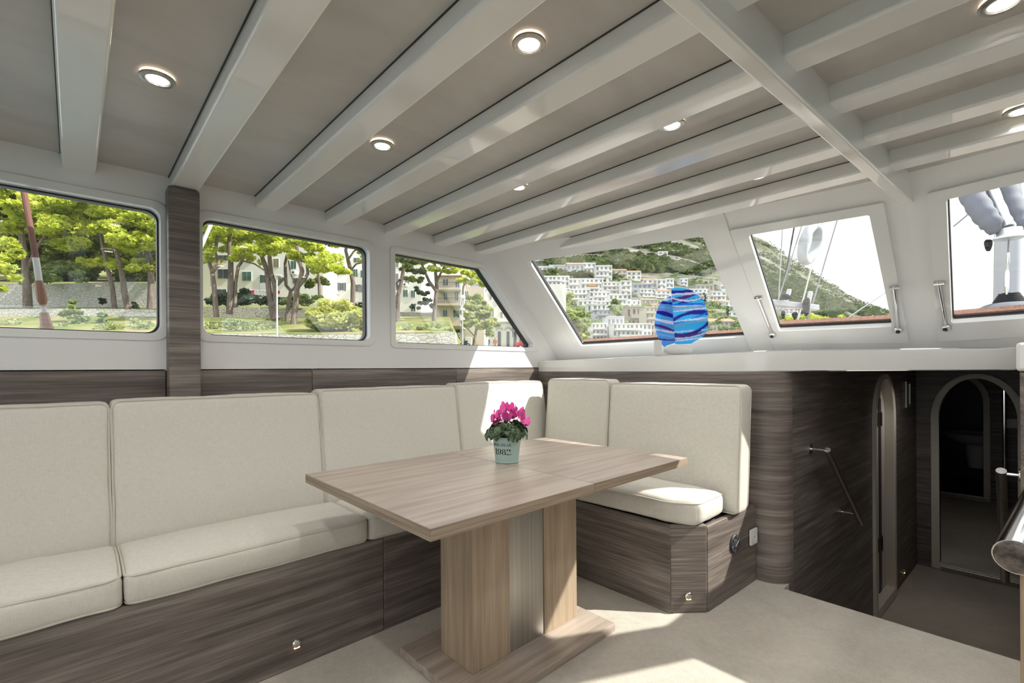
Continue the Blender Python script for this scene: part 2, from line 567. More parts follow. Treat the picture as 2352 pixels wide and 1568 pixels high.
for X in Xs:
    y, z = girder_y(X), gz(X)
    ring.append([(X, y, z), (X, y + 0.049, z), (X, y + 0.049, ZC + 0.01), (X, y, ZC + 0.01)])
g.hexa([ring[0][0], ring[1][0], ring[1][1], ring[0][1], ring[0][3], ring[1][3], ring[1][2], ring[0][2]])
gi = obj('girder', g, GLOSS, ceil, bev=0.009, seg=3)

# ---- raked, bowed front with its windows
class Facet:
    def __init__(self, y0, y1, flip=False):
        self.a = np.array([Xt(y0), y0, ZC]); b = np.array([Xt(y1), y1, ZC])
        self.c = b - self.a
        n = np.cross(RAKE, self.c); n /= np.linalg.norm(n)
        self.n = n if n[0] > 0 else -n
        self.flip = flip
    def map(self, u, v, w):
        p = self.a + self.c * u + RAKE * v + self.n * w
        return mirror(p) if self.flip else tuple(p)
    def px(self, x, y):
        p = onpl(x, y, self.a, self.n) - self.a
        s = np.linalg.lstsq(np.stack([self.c, RAKE], 1), p, rcond=None)[0]
        return (s[0], s[1])
V0, V1 = -0.04, 0.835
TH = 0.06
def uvquad(fc, pts):
    return [fc.px(*p) for p in pts]
fA, fB = Facet(2.42, 1.19), Facet(1.19, YC)
Q1 = uvquad(fA, ((1215, 600), (1615, 543), (1713, 774), (1335, 795)))
Q2 = uvquad(fB, ((1720, 537), (1997, 490), (2050, 746), (1790, 757)))
Q2F = uvquad(fB, ((1677, 526), (2030, 462), (2088, 783), (1772, 786)))
def scaled_round(fc, q, r):
    sx, sy = np.linalg.norm(fc.c), np.linalg.norm(RAKE)
    k = [(a * sx, b * sy) for a, b in q]
    return lambda d, rr=r: [(a / sx, b / sy) for a, b in round_poly(offset_poly(k, d), rr)]
fr_wall = thing('wall_front', 'white bowed windscreen wall of raked facets', None, (2.9, YC, 1.2))
fr_wall['kind'] = 'structure'
def hatch_stay(fc, p, q, parent):
    (u0, v0), (u1, v1) = fc.px(*p), fc.px(*q)
    A, B = Vector(fc.map(u0, v0, -0.022)), Vector(fc.map(u1, v1, -0.022))
    d = (B - A).normalized()
    nrm = Vector(fc.n) * -1
    if fc.flip: nrm.y *= -1
    s = obj('hatch_stay', MB().tube([A - d * 0.01, B], 0.0078, 12), CHROME, parent)
    s['label'] = 'polished steel hatch stay'
    side = d.cross(nrm).normalized()
    obj('bracket', MB().tube([A - side * 0.022, A + side * 0.018], 0.0095, 10).tube([A - nrm * 0.022, A], 0.009, 8), CHROME, s)
    M_ = Matrix.Translation(B) @ nrm.to_track_quat('Z', 'Y').to_matrix().to_4x4()
    kb = obj('knob', MB().lathe([(0.012, -0.024), (0.019, -0.006), (0.021, 0.004), (0.018, 0.012), (0.012, 0.015)], 18, M_), CHROME, s)
    M2 = M_ @ Matrix.Translation((0, 0, 0.0145))
    obj('cap', MB().lathe([(0.0105, 0), (0.0105, 0.0025), (0.008, 0.003)], 16, M2), DARKPL, s)
for flip in (False, True):
    side = 'port' if not flip else 'starboard'
    fa, fb, fc0 = Facet(2.42, 1.19, flip), Facet(1.19, YC, flip), Facet(YL, 2.42, flip)
    h1, h2, h2f = scaled_round(fa, Q1, 0.012), scaled_round(fb, Q2, 0.012), scaled_round(fb, Q2F, 0.008)
    quad = [(0, V0), (1, V0), (1, V1), (0, V1)]
    obj('corner_facet', plate(quad, [], fc0.map, 0, TH), WHITE, fr_wall, smooth=0)
    obj('windscreen_facet', plate(quad, [h1(0)], fa.map, 0, TH), WHITE, fr_wall, smooth=25)
    obj('hatch_facet', plate(quad, [h2(0.02)], fb.map, 0, TH), WHITE, fr_wall, smooth=25)
    # pilaster over the fold
    def ext(p, q, v):
        t = (v - p[1]) / (q[1] - p[1])
        return (p[0] + (q[0] - p[0]) * t, v)
    l0, l1, r0, r1 = fA.px(1615, 543), fA.px(1713, 774), fA.px(1665, 497), fA.px(1778, 800)
    pq = [ext(l0, l1, -0.012), ext(r0, r1, -0.012), ext(r0, r1, 0.83), ext(l0, l1, 0.83)]
    obj('pilaster', plate(pq, [], fa.map, -0.018, 0.01), GLOSS, fr_wall, bev=0.004)
    # fixed windscreen pane
    wcount += 1
    wf = struct(obj('window_%d' % wcount, plate(h1(0.0), [h1(-0.006)], fa.map, 0.028, 0.058), BLACK, smooth=25), 'wide fixed windscreen pane beside the %s corner' % side)
    obj('pane', plate(h1(-0.006), [], fa.map, 0.036, 0.042), GLASS, wf, smooth=0)
    uvb = [Q1[3], Q1[2], (Q1[2][0] - 0.006, Q1[2][1] - 0.009), (Q1[3][0] + 0.006, Q1[3][1] - 0.009)]
    obj('coaming', plate(uvb, [], fa.map, 0.044, 0.075), TEAK, wf)
    # opening hatch
    wcount += 1
    hf = struct(obj('window_%d' % wcount, plate(h2f(0), [h2(0)], fb.map, -0.016, 0.03), GLOSS, bev=0.003), 'opening windscreen hatch in a white frame, %s of the centre post' % side)
    obj('gasket', plate(h2(0.002), [h2(-0.004)], fb.map, 0.022, 0.04), BLACK, hf, smooth=25)
    obj('pane', plate(h2(-0.004), [], fb.map, 0.028, 0.034), GLASS, hf, smooth=0)
    uvb = [(Q2[3][0] - 0.01, Q2[3][1] + 0.004), (Q2[2][0] + 0.01, Q2[2][1] + 0.004), (Q2[2][0] + 0.01, Q2[2][1] - 0.011), (Q2[3][0] - 0.01, Q2[3][1] - 0.011)]
    obj('coaming', plate(uvb, [], fb.map, 0.04, 0.075), TEAK, hf)
    if not flip:
        hatch_stay(fb, (1742, 680), (1775, 764), hf)
        hatch_stay(fb, (2054, 655), (2063, 752), hf)
    else:
        for p, q in (((1742, 680), (1775, 764)), ((2054, 655), (2063, 752))):
            fbm = Facet(1.19, YC, True)
            hatch_stay(fbm, p, q, hf)

# ---- shelf under the windscreen
front = [(2.70, YL), (2.70, 1.02), (2.703, 0.95), (2.722, 0.882), (2.765, 0.815), (2.83, 0.745), (2.95, 0.615), (3.15, 0.34), (3.34, 0.075), (3.37, 0.012)]
stbd = [(2.70, 0.012), (2.70, YS)]
def shelf_z(y):
    return 1.205 + 0.0192 * (YL - max(0.86, y))
def shelf_part(fronts):
    mb = MB()
    ys = [p[1] for p in fronts]
    back = [(Xt(y) + 0.885 * 0.80 + 0.05, y) for y in ys]
    n = len(fronts)
    for i in range(n - 1):
        pts = [fronts[i], fronts[i + 1], back[i + 1], back[i]]
        zt = [shelf_z(p[1]) for p in pts]
        mb.hexa([(p[0], p[1], z - 0.114) for p, z in zip(pts, zt)] + [(p[0], p[1], z) for p, z in zip(pts, zt)])
    return mb
def merged(mb):
    me = bpy.data.meshes.new('tmp'); me.from_pydata(mb.v, [], mb.f)
    bm = bmesh.new(); bm.from_mesh(me); bmesh.ops.remove_doubles(bm, verts=bm.verts, dist=1e-4)
    seen = {}
    for f in bm.faces:
        seen.setdefault(tuple(sorted(v.index for v in f.verts)), []).append(f)
    bm.verts.index_update()
    dup = [f for fs in seen.values() if len(fs) > 1 for f in fs]
    bmesh.ops.delete(bm, geom=dup, context='FACES_ONLY')
    out = MB(); bm.verts.index_update()
    out.add([tuple(v.co) for v in bm.verts], [tuple(v.index for v in f.verts) for f in bm.faces])
    bm.free(); bpy.data.meshes.remove(me)
    return out
shelf = struct(obj('trim_1', merged(shelf_part(front)), GLOSS, bev=0.007, seg=3), 'white shelf with a rounded corner under the windscreen')
struct(obj('trim_2', merged(shelf_part(stbd)), GLOSS, bev=0.014, seg=3), 'white shelf end on the starboard side of the companionway')

# ---- wall under the shelf and round into the companionway
prof = [(2.70, YL), (2.70, 1.9), (2.70, 1.35), (2.70, 1.0)] + [(2.82 - 0.12 * math.cos(a), 0.95 - 0.12 * math.sin(a)) for a in np.linspace(0.0, math.pi / 2, 9)]
def extrude_profile(prof, z0, z1, t):
    mb = MB()
    n = len(prof)
    vs = [(x, y, z0) for x, y in prof] + [(x, y, z1) for x, y in prof]
    return mb.add(vs, [(i, i + 1, i + 1 + n, i + n) for i in range(n - 1)])
wa = MB()
zt = 1.125
poly = prof + [(2.82, 1.0), (2.80, YL)]
wa.prism(poly, -0.8, zt)
wall_fw = struct(obj('wall_front_lower', wa, WGH, smooth=30), 'grey oak bulkhead under the shelf, rounded at the companionway')
BA, BB = np.array([2.815, 0.83]), np.array([6.01, 0.693])
bd = (BB - BA) / np.linalg.norm(BB - BA); bn = np.array([-bd[1], bd[0]])   # outward = to port
def map_B(u, v, w):
    p = BA + bd * u + bn * w
    return (p[0], p[1], v)
LB = np.linalg.norm(BB - BA)
a1 = arch_loop(1.64, 2.20, -0.765, 0.72, 1.05)
struct(obj('wall_stairs_left', plate([(0, -0.8), (LB, -0.8), (LB, 1.13), (0, 1.13)], [a1], map_B, 0, 0.08), WGH, smooth=20), 'dark oak side wall of the companionway')
d1 = struct(obj('door_1', plate(arch_loop(1.585, 2.255, -0.775, 0.72, 1.092), [arch_loop(1.645, 2.195, -0.70, 0.72, 1.045)], map_B, -0.022, 0.10), CREAMFR, bev=0.008), 'narrow arched doorway in the companionway side wall')
obj('door_leaf', plate(arch_loop(1.66, 1.99, -0.69, 0.70, 0.97), [], map_B, 0.045, 0.085), CREAMFR, d1, bev=0.004)
obj('backing', plate(arch_loop(1.6, 2.24, -0.75, 0.72, 1.08), [], map_B, 0.101, 0.11), P('doorway_black', (0.01, 0.01, 0.01, 1), 0.9), d1, smooth=0)  # black sheet stands in for the darkness of the cabin behind
obj('dark_slit', plate([(1.985, -0.69), (2.055, -0.69), (2.055, 0.88), (1.985, 0.90)], [], map_B, 0.040, 0.09), BLACK, d1, smooth=0)  # black strip standing in for the shaded slit beside the door leaf
obj('rebate', plate(arch_loop(2.05, 2.192, -0.69, 0.80, 0.98), [], map_B, 0.045, 0.098), CREAMFR, d1, bev=0.004)
for v in (0.66, -0.36):
    hg = obj('hinge', plate([(1.95, v), (2.075, v), (2.075, v + 0.11), (1.95, v + 0.11)], [], map_B, 0.036, 0.046), BRONZE, d1, bev=0.002)
    p0, p1 = map_B(2.02, v, 0.034), map_B(2.02, v + 0.11, 0.034)
    obj('pin', MB().tube([p0, p1], 0.007, 10), BRONZE, hg)
# bulkhead with the wide arch
XB = 6.01
def map_F(u, v, w):
    return (XB + w, u, v)
a2 = arch_loop(0.02, 0.526, -0.755, 0.66, 1.028)
struct(obj('wall_stairs_front', plate([(-1.0, -0.8), (0.75, -0.8), (0.75, 1.13), (-1.0, 1.13)], [a2], map_F, 0, 0.07), WGY, smooth=20), 'dark oak bulkhead at the foot of the companionway')
d2 = struct(obj('door_2', plate(arch_loop(-0.042, 0.588, -0.775, 0.66, 1.080), [arch_loop(0.02, 0.526, -0.72, 0.66, 1.028)], map_F, -0.022, 0.08), CREAMFR, bev=0.008), 'wide arched doorway at the foot of the companionway')
obj('threshold', MB().box(XB - 0.03, XB + 0.09, -0.04, 0.52, -0.78, -0.735), BRUSHED, d2, bev=0.006)
# passage, bathroom beyond
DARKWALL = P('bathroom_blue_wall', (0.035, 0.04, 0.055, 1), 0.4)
a3 = arch_loop(0.36, 0.98, -0.76, 0.62, 1.0)
def map_G(u, v, w):
    return (9.38 + w, u, v)
struct(obj('wall_passage_front', plate([(-1.0, -0.8), (1.9, -0.8), (1.9, 1.13), (-1.0, 1.13)], [a3], map_G, 0, 0.07), WGY, smooth=20), 'dark oak end wall of the lower passage')
d3 = struct(obj('door_3', plate(arch_loop(0.29, 1.05, -0.775, 0.62, 1.07), [arch_loop(0.36, 0.98, -0.70, 0.62, 1.0)], map_G, -0.022, 0.08), CREAMFR, bev=0.006), 'arched bathroom doorway seen beyond the wide arch')
obj('threshold', MB().box(9.35, 9.47, 0.30, 1.04, -0.78, -0.70), BRUSHED, d3, bev=0.006)
struct(obj('wall_passage_left', MB().box(6.08, 9.38, 1.1, 1.16, -0.8, 1.13), WGX, smooth=0), 'dark oak side wall of the lower passage')
struct(obj('wall_passage_right', MB().box(6.08, 9.38, -0.36, -0.30, -0.8, 1.13), WGX, smooth=0), 'dark oak far side wall of the lower passage')
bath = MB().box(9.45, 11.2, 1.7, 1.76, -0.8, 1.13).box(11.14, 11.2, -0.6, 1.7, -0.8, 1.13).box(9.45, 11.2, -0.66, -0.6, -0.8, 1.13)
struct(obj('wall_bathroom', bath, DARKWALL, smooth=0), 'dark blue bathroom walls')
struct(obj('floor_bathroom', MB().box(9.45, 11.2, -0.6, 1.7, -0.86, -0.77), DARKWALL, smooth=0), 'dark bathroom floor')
# starboard side of the companionway
struct(obj('wall_stairs_right', MB().box(2.70, 6.01, -0.08, 0.002, -0.8, 1.12), WGX, bev=0.006), 'light oak starboard side wall of the companionway')
struct(obj('wall_front_lower_right', MB().box(2.70, 2.76, YS, -0.08, -0.8, 1.12), WGY, smooth=0), 'grey oak bulkhead to starboard of the companionway')
# foredeck over the lower rooms
struct(obj('foredeck', MB().box(3.40, 12.2, -2.4, 3.1, 1.127, 1.142), DECKM, smooth=0), 'teak foredeck outside the windscreen')
struct(obj('side_deck', MB().box(XA - 2, 3.6, YL + 0.1, YL + 0.75, 0.85, 1.0), DECKM, smooth=0), 'teak side deck outside the port windows')
# hull
struct(obj('hull', MB().prism([(XA - 2, -2.6), (10, -2.6), (14, 0.36), (10, 3.35), (XA - 2, 3.35)], -2.3, -0.9), P('hull_white', (0.75, 0.75, 0.74, 1), 0.3), smooth=0), 'white hull of the boat')
# ------------------------------------------------------------------ sofa: bases and loose cushions
bl = thing('bench_base', 'long grey oak sofa base along the port wall', 'sofa base', (0.6, 2.25, 0.0))
obj('plinth', MB().box(XA + 0.6, 2.7, 1.935, YL - 0.001, 0.0, 0.40), MATS['panel_backing'], bl, smooth=0)
obj('front_panel', MB().box(XA + 0.6, 0.998, 1.915, 1.937, 0.0, 0.412), WGH, bl, bev=0.003)
obj('front_panel', MB().box(1.0, 2.05, 1.915, 1.937, 0.0, 0.412), WGH, bl, bev=0.003)
br = thing('bench_base', 'short grey oak sofa base with a chamfered end under the windscreen', 'sofa base', (2.35, 1.45, 0.0))
obj('plinth', MB().prism([(2.06, 1.914), (2.06, 1.13), (2.19, 1.03), (2.695, 1.01), (2.695, 1.914)], 0.0, 0.395), MATS['panel_backing'], br, smooth=0)
obj('front_panel', MB().box(2.038, 2.062, 1.118, 1.915, 0.0, 0.412), WGH, br, bev=0.003)
obj('chamfer_panel', MB().prism([(2.038, 1.118), (2.172, 1.002), (2.19, 1.03), (2.064, 1.135)], 0.0, 0.412), WGS, br, bev=0.008, seg=3)
obj('end_panel', MB().prism([(2.172, 1.002), (2.698, 0.975), (2.698, 1.01), (2.19, 1.03)], 0.0, 0.405), WGH, br, bev=0.008, seg=3)

def grid_axis(h, r, step):
    a = [-h, -h + r * 0.15, -h + r * 0.45, -h + r]
    n = max(3, int((2 * h - 2 * r) / step))
    mid = list(np.linspace(-h + r, h - r, n + 1))[1:-1]
    return a + mid + [h - r, h - r * 0.45, h - r * 0.15, h]
def cushion_mesh(size, r, puff, seed, cut=None, wr=0.004):
    """rounded, slightly puffed box; local coordinates centred, size = full extents"""
    hx, hy, hz = [s / 2 for s in size]
    ax = [grid_axis(h, r, 0.035) for h in (hx, hy, hz)]
    mb = MB()
    idx = {}
    vs, fs = [], []
    def vid(p):
        k = tuple(round(c, 6) for c in p)
        if k not in idx:
            idx[k] = len(vs); vs.append(p)
        return idx[k]
    for d in range(3):
        o = [i for i in range(3) if i != d]
        for s in (-1, 1):
            A, B = ax[o[0]], ax[o[1]]
            for i in range(len(A) - 1):
                for j in range(len(B) - 1):
                    q = []
                    for (a, b) in ((A[i], B[j]), (A[i + 1], B[j]), (A[i + 1], B[j + 1]), (A[i], B[j + 1])):
                        p = [0, 0, 0]; p[d] = s * (hx, hy, hz)[d]; p[o[0]] = a; p[o[1]] = b
                        q.append(vid(tuple(p)))
                    fs.append(q if s > 0 else q[::-1])
    out = []
    H = (hx, hy, hz)
    for p in vs:
        c = [max(-(H[i] - r), min(H[i] - r, p[i])) for i in range(3)]
        dlt = Vector([p[i] - c[i] for i in range(3)])
        q = Vector(c) + (dlt.normalized() * r if dlt.length > 1e-9 else Vector())
        e = [1 - (p[i] / H[i]) ** 2 for i in range(3)]
        for i in range(3):
            j, k = [t for t in range(3) if t != i]
            if abs(abs(p[i]) - H[i]) < 1e-6:
                if i == 2 and p[i] < 0:
                    continue
                q[i] += math.copysign(puff[i] * (max(0, e[j]) ** 0.6) * (max(0, e[k]) ** 0.6), p[i])
        nz = mnoise.noise(Vector((q.x * 6 + seed * 7.1, q.y * 6 - seed * 3.3, q.z * 6 + seed)))
        nz2 = mnoise.noise(Vector((q.x * 22 + seed * 3.1, q.y * 22, q.z * 9 + seed)))
        nn = Vector((q.x / hx ** 1, q.y / hy, q.z / hz)).normalized()
        q += nn * (nz * wr + nz2 * wr * 0.35)
        out.append(q)
    return out, fs
def edge_loop(h1, h2, r, n=7):
    pts = []
    for cx, cy, a0 in ((h1 - r, h2 - r, 0), (-h1 + r, h2 - r, 90), (-h1 + r, -h2 + r, 180), (h1 - r, -h2 + r, 270)):
        for j in range(n):
            a = math.radians(a0 + 90 * j / (n - 1))
            pts.append((cx + r * math.cos(a), cy + r * math.sin(a)))
    full = []
    for i in range(len(pts)):
        a, b = pts[i], pts[(i + 1) % len(pts)]
        full.append(a)
        L = math.hypot(a[0] - b[0], a[1] - b[1])
        for t in range(1, int(L / 0.05)):
            k = t / int(L / 0.05)
            full.append((a[0] + (b[0] - a[0]) * k, a[1] + (b[1] - a[1]) * k))
    return full
def cushion(name, label, cat, size, r, puff, place, pipes, seed, group=None, wr=0.004):
    """place(local vector) gives the world point; pipes = list of (axis, sign) faces that carry piping round them"""
    vs, fs = cushion_mesh(size, r, puff, seed, wr=wr)
    vs = [place(p) for p in vs]
    mb = MB().add(vs, fs)
    o = obj(name, mb, LINEN, smooth=60)
    tag(o, label, cat, group)
    hx, hy, hz = [s / 2 for s in size]
    H = (hx, hy, hz)
    for ax_, sg in pipes:
        o1, o2 = [i for i in range(3) if i != ax_]
        lp = edge_loop(H[o1] - 0.002, H[o2] - 0.002, r + 0.01)
        pts = []
        for a, b in lp:
            p = [0, 0, 0]
            p[ax_] = sg * (H[ax_] - r * 0.32); p[o1] = a; p[o2] = b
            v = Vector(p)
            nz = mnoise.noise(v * 6 + Vector((seed * 7.1, -seed * 3.3, seed)))
            nn = Vector((v.x / hx, v.y / hy, v.z / hz)).normalized()
            pts.append(place(v + nn * nz * wr))
        obj('piping', MB().tube(pts, 0.0042, 6, closed=True), PIPING, o)
    return o
def seat_place(cx, cy, z0, hz, tilt=0.0):
    return lambda p: Vector((cx + p[0], cy + p[1], z0 + hz + p[2] - tilt * p[1]))
SEATS = [(-0.78, 0.110, 0.102, 'cream seat cushion with a crumpled front, aft of the long smooth seat'),
         (0.114, 0.925, 0.10, 'long cream seat cushion with a wavy piped edge'),
         (0.930, 2.02, 0.098, 'cream seat cushion reaching under the tabletop to the corner')]
for i, (a, b, h, lab) in enumerate(SEATS):
    cushion('seat_cushion', lab, 'cushion', (b - a, 0.384, h), 0.022, (0.002, 0.010, 0.020), seat_place((a + b) / 2, 2.092, 0.412, h / 2 + 0.001), [(2, 1), (2, -1)], i + 1, wr=0.009 if i == 0 else 0.005)
BACKS = [(-0.78, 0.104, 1.028, 'cream back cushion aft of the widest one, against the port wall'),
         (0.107, 0.903, 1.034, 'widest cream back cushion, behind the long smooth seat'),
         (0.907, 1.746, 1.046, 'cream back cushion behind the table under the second port window'),
         (1.750, 2.535, 1.058, 'sunlit cream back cushion in the sofa corner behind the potted plant')]
def back_place_port(cx, z0, z1):
    def f(p):
        z = (z0 + z1) / 2 + p[2]
        return Vector((cx + p[0], 2.295 + 0.105 * (z - z0) / (z1 - z0) + 0.065 + p[1], z))
    return f
for i, (a, b, zt_, lab) in enumerate(BACKS):
    cushion('back_cushion', lab, 'cushion', (b - a, 0.13, zt_ - 0.415), 0.022, (0.001, 0.014, 0.006), back_place_port((a + b) / 2, 0.415, zt_), [(1, -1), (1, 1)], 11 + i, wr=0.005)
def back_place_front(cy, z0, z1):
    def f(p):
        z = (z0 + z1) / 2 + p[2]
        return Vector((2.405 + 0.055 * (z - z0) / (z1 - z0) + 0.062 + p[0], cy + p[1], z))
    return f
for i, (a, b, zt_, lab) in enumerate(((1.754, 2.275, 1.075, 'narrow cream back cushion next to the sofa corner'), (0.952, 1.745, 1.056, 'wide cream back cushion at the free end of the sofa'))):
    cushion('back_cushion', lab, 'cushion', (0.125, b - a, zt_ - 0.415), 0.022, (0.012, 0.001, 0.006), back_place_front((a + b) / 2, 0.415, zt_), [(0, -1), (0, 1)], 21 + i)
def wing_place(p):
    x, y = 2.215 + p[0], 1.385 + p[1]
    # chamfered free end
    t = (1.14 - y) / 0.12
    if t > 0:
        k = max(0.0, (2.22 - x) / 0.19)
        x += 0.075 * min(t, 1.2) * k ** 1.3
    return Vector((x, y, 0.413 + 0.056 + p[2]))
cushion('seat_cushion', 'sunlit cream seat cushion with a chamfered corner at the free end of the sofa', 'cushion', (0.345, 0.74, 0.11), 0.03, (0.008, 0.010, 0.022), wing_place, [(2, 1)], 31, wr=0.006)
cushion('seat_cushion', 'cream seat cushion filling the sofa corner', 'cushion', (0.345, 0.50, 0.10), 0.022, (0.002, 0.002, 0.015), seat_place(2.215, 2.02, 0.412, 0.051), [(2, 1)], 33)

# ------------------------------------------------------------------ table
tb = thing('pedestal_table', 'pale oak pedestal table with a steel strip in its column', 'table', (1.36, 1.47, 0.0))
obj('base_plate', MB().box(0.956, 1.73, 1.21, 1.70, 0.001, 0.035), WOX, tb, bev=0.002)
obj('column_board', MB().box(1.062, 1.247, 1.362, 1.566, 0.035, 0.699), WOZ, tb, bev=0.002)
obj('column_board', MB().box(1.4415, 1.654, 1.362, 1.566, 0.035, 0.699), WOZ, tb, bev=0.002)
s_ = obj('steel_plate', MB().box(1.2495, 1.4395, 1.366, 1.562, 0.035, 0.699), BRUSHED, tb, bev=0.001)
s_['label'] = 'brushed steel strip'
obj('column_core', MB().box(1.1, 1.62, 1.40, 1.53, 0.035, 0.699), BLACK, tb, smooth=0)
seam = 1.372
for a, b in ((0.678, seam - 0.0012), (seam + 0.0012, 2.068)):
    lf_ = obj('table_leaf', MB().box(a, b, 1.045, 1.945, 0.7005, 0.735), WOX, tb, bev=0.0015)
    obj('edge_band', MB().box(a, b, 1.0442, 1.0449, 0.7012, 0.7342), WOE, lf_, smooth=0)
    if a < 1:
        obj('edge_band', MB().box(a - 0.0008, a - 0.0001, 1.046, 1.944, 0.7012, 0.7342), wood('pale_oak_edge_y', srgb(112, 96, 82), srgb(152, 135, 117), srgb(178, 163, 146), 1, 0.5, 60.0, 0.35), lf_, smooth=0)

# ------------------------------------------------------------------ potted cyclamen
PX, PY, PZ = 1.415, 1.560, 0.736
pot = thing('potted_cyclamen', 'pink cyclamen in a pale mint metal pot on the table', 'potted plant', (PX, PY, PZ))
R0, R1, PH = 0.052, 0.0655, 0.114
MINT = P('mint_enamel', srgb(172, 198, 190), 0.35)
M0 = Matrix.Translation((PX, PY, PZ))
po = obj('pot', MB().lathe([(R0 - 0.002, 0.0), (R0, 0.001), (R0, 0.003), (R0 - 0.0012, 0.004), (R1 - 0.0015, PH - 0.004), (R1 + 0.001, PH - 0.002), (R1 + 0.001, PH), (R1 - 0.003, PH), (R1 - 0.006, PH - 0.015)], 48, M0), MINT, pot, smooth=40)
obj('soil', MB().lathe([(R1 - 0.006, PH - 0.018), (R1 - 0.006, PH - 0.012), (0.01, PH - 0.008)], 24, M0), P('potting_soil', (0.03, 0.02, 0.015, 1), 0.95), pot)
# stencil lettering: strokes as small polygons, wrapped round the pot
def arc_band(cx, cy, rx, ry, a0, a1, w0, w1, n=10):
    """band along an ellipse; stroke width swings between w0 (top/bottom) and w1 (sides)"""
    o, i_ = [], []
    for k in range(n + 1):
        a = math.radians(a0 + (a1 - a0) * k / n)
        w = w0 + (w1 - w0) * abs(math.cos(a))
        o.append((cx + rx * math.cos(a), cy + ry * math.sin(a)))
        i_.append((cx + (rx - w) * math.cos(a), cy + (ry - w * 0.9) * math.sin(a)))
    return [[o[k], o[k + 1], i_[k + 1], i_[k]] for k in range(n)]
def rect(x0, x1, y0, y1, sl=0.0):
    return [[(x0 + sl * y0, y0), (x1 + sl * y0, y0), (x1 + sl * y1, y1), (x0 + sl * y1, y1)]]
G = {}
G['I'] = rect(.16, .40, .0, 1) + rect(.04, .52, 0, .07) + rect(.04, .52, .93, 1)
G['O'] = arc_band(.40, .5, .38, .5, 100, 260, .06, .22) + arc_band(.40, .5, .38, .5, -80, 80, .06, .22)
G['R'] = rect(.10, .32, 0, 1) + rect(.02, .40, 0, .07) + rect(.02, .38, .93, 1) + arc_band(.42, .74, .28, .26, -85, 85, .06, .2, 8) + [[(.40, .46), (.56, .46), (.78, 0), (.56, 0)]]
G['G'] = arc_band(.42, .5, .38, .5, 95, 265, .06, .22) + arc_band(.42, .5, .36, .5, 30, 80, .06, .12, 5) + rect(.58, .78, .08, .42) + rect(.48, .84, .38, .44) + arc_band(.42, .5, .36, .5, -80, -45, .06, .12, 5)
G['N'] = rect(.06, .16, 0, 1) + [[(.10, 1), (.34, 1), (.80, 0), (.62, 0)]] + rect(.72, .82, 0, 1) + rect(0, .24, 0, .06) + rect(.62, .92, .94, 1)
G['A'] = [[(.38, 1), (.46, 1), (.18, 0), (.10, 0)], [(.46, 1), (.58, .9), (.86, 0), (.62, 0)]] + rect(.30, .56, .28, .36) + rect(.0, .28, 0, .06)
G['L'] = rect(.10, .34, 0, 1) + rect(.02, .44, .93, 1) + rect(.38, .72, 0, .08) + [[(.60, .08), (.72, .08), (.72, .32), (.66, .32)]]
G['1'] = rect(.14, .40, 0, 1) + rect(.02, .52, 0, .06) + [[(.0, .84), (.14, .98), (.14, .86), (.04, .78)]]
G['9'] = arc_band(.40, .68, .36, .32, 95, 265, .05, .2) + arc_band(.40, .68, .36, .32, -85, 85, .05, .2) + [[(.56, .62), (.76, .66), (.72, .30), (.50, .18)], [(.50, .18), (.72, .30), (.42, .0), (.34, .05)]] + arc_band(.20, .16, .13, .13, 0, 360, .12, .12, 10)
G['8'] = arc_band(.40, .74, .30, .26, 95, 265, .05, .17) + arc_band(.40, .74, .30, .26, -85, 85, .05, .17) + arc_band(.40, .26, .36, .27, 95, 265, .05, .2) + arc_band(.40, .26, .36, .27, -85, 85, .05, .2)
G['2'] = arc_band(.40, .70, .34, .30, -40, 85, .05, .22) + arc_band(.40, .70, .34, .30, 95, 150, .05, .1, 5) + arc_band(.20, .76, .13, .12, 0, 360, .11, .11, 10) + [[(.64, .52), (.50, .46), (.06, .10), (.06, .18)]] + [[(.04, .16), (.40, .12), (.40, .0), (.04, 0)], [(.44, .12), (.76, .06), (.76, .0), (.44, 0)], [(.66, .06), (.78, .06), (.80, .26), (.74, .26)]]
ADV = {'I': .62, 'O': .92, 'R': .90, 'G': .98, 'N': 1.0, 'A': .96, 'L': .82, '1': .60, '9': .86, '8': .86, '2': .90}
toward = math.atan2(-PY, -PX)
def word(txt, height, zmid, ang_mid, track=1.0):
    total = sum(ADV[c] for c in txt) * height * track
    mb = MB()
    x = -total / 2
    def wrap(u, v):
        z = zmid + (v - 0.5) * height
        r = (R0 - 0.0012) + (R1 - 0.0015 - R0 + 0.0012) * (z - 0.004) / (PH - 0.008) + 0.0005
        a = ang_mid + u / r
        return (PX + r * math.cos(a), PY + r * math.sin(a), PZ + z)
    for c in txt:
        for q in G[c]:
            xs = [p[0] for p in q]
            n = 3 if max(xs) - min(xs) > .2 else 1
            if n == 1:
                mb.add([wrap(x + p[0] * height, p[1]) for p in q], [(0, 1, 2, 3)])
            else:
                for k in range(n):
                    l0, l1 = k / n, (k + 1) / n
                    f = lambda a, b, t: (a[0] + (b[0] - a[0]) * t, a[1] + (b[1] - a[1]) * t)
                    qq = [f(q[0], q[1], l0), f(q[0], q[1], l1), f(q[3], q[2], l1), f(q[3], q[2], l0)]
                    mb.add([wrap(x + p[0] * height, p[1]) for p in qq], [(0, 1, 2, 3)])
        x += ADV[c] * height * track
    return mb
STENCIL = P('black_stencil_ink', (0.02, 0.025, 0.025, 1), 0.6)
l1_ = obj('lettering', word('ORIGINAL', 0.0125, 0.082, toward - 0.42, 1.1), STENCIL, po, smooth=0)
l1_['label'] = 'black stencil lettering ORIGINAL'
l2_ = obj('lettering', word('1982', 0.0265, 0.0515, toward - 0.36, 0.92), STENCIL, po, smooth=0)
l2_['label'] = 'black stencil lettering 1982'
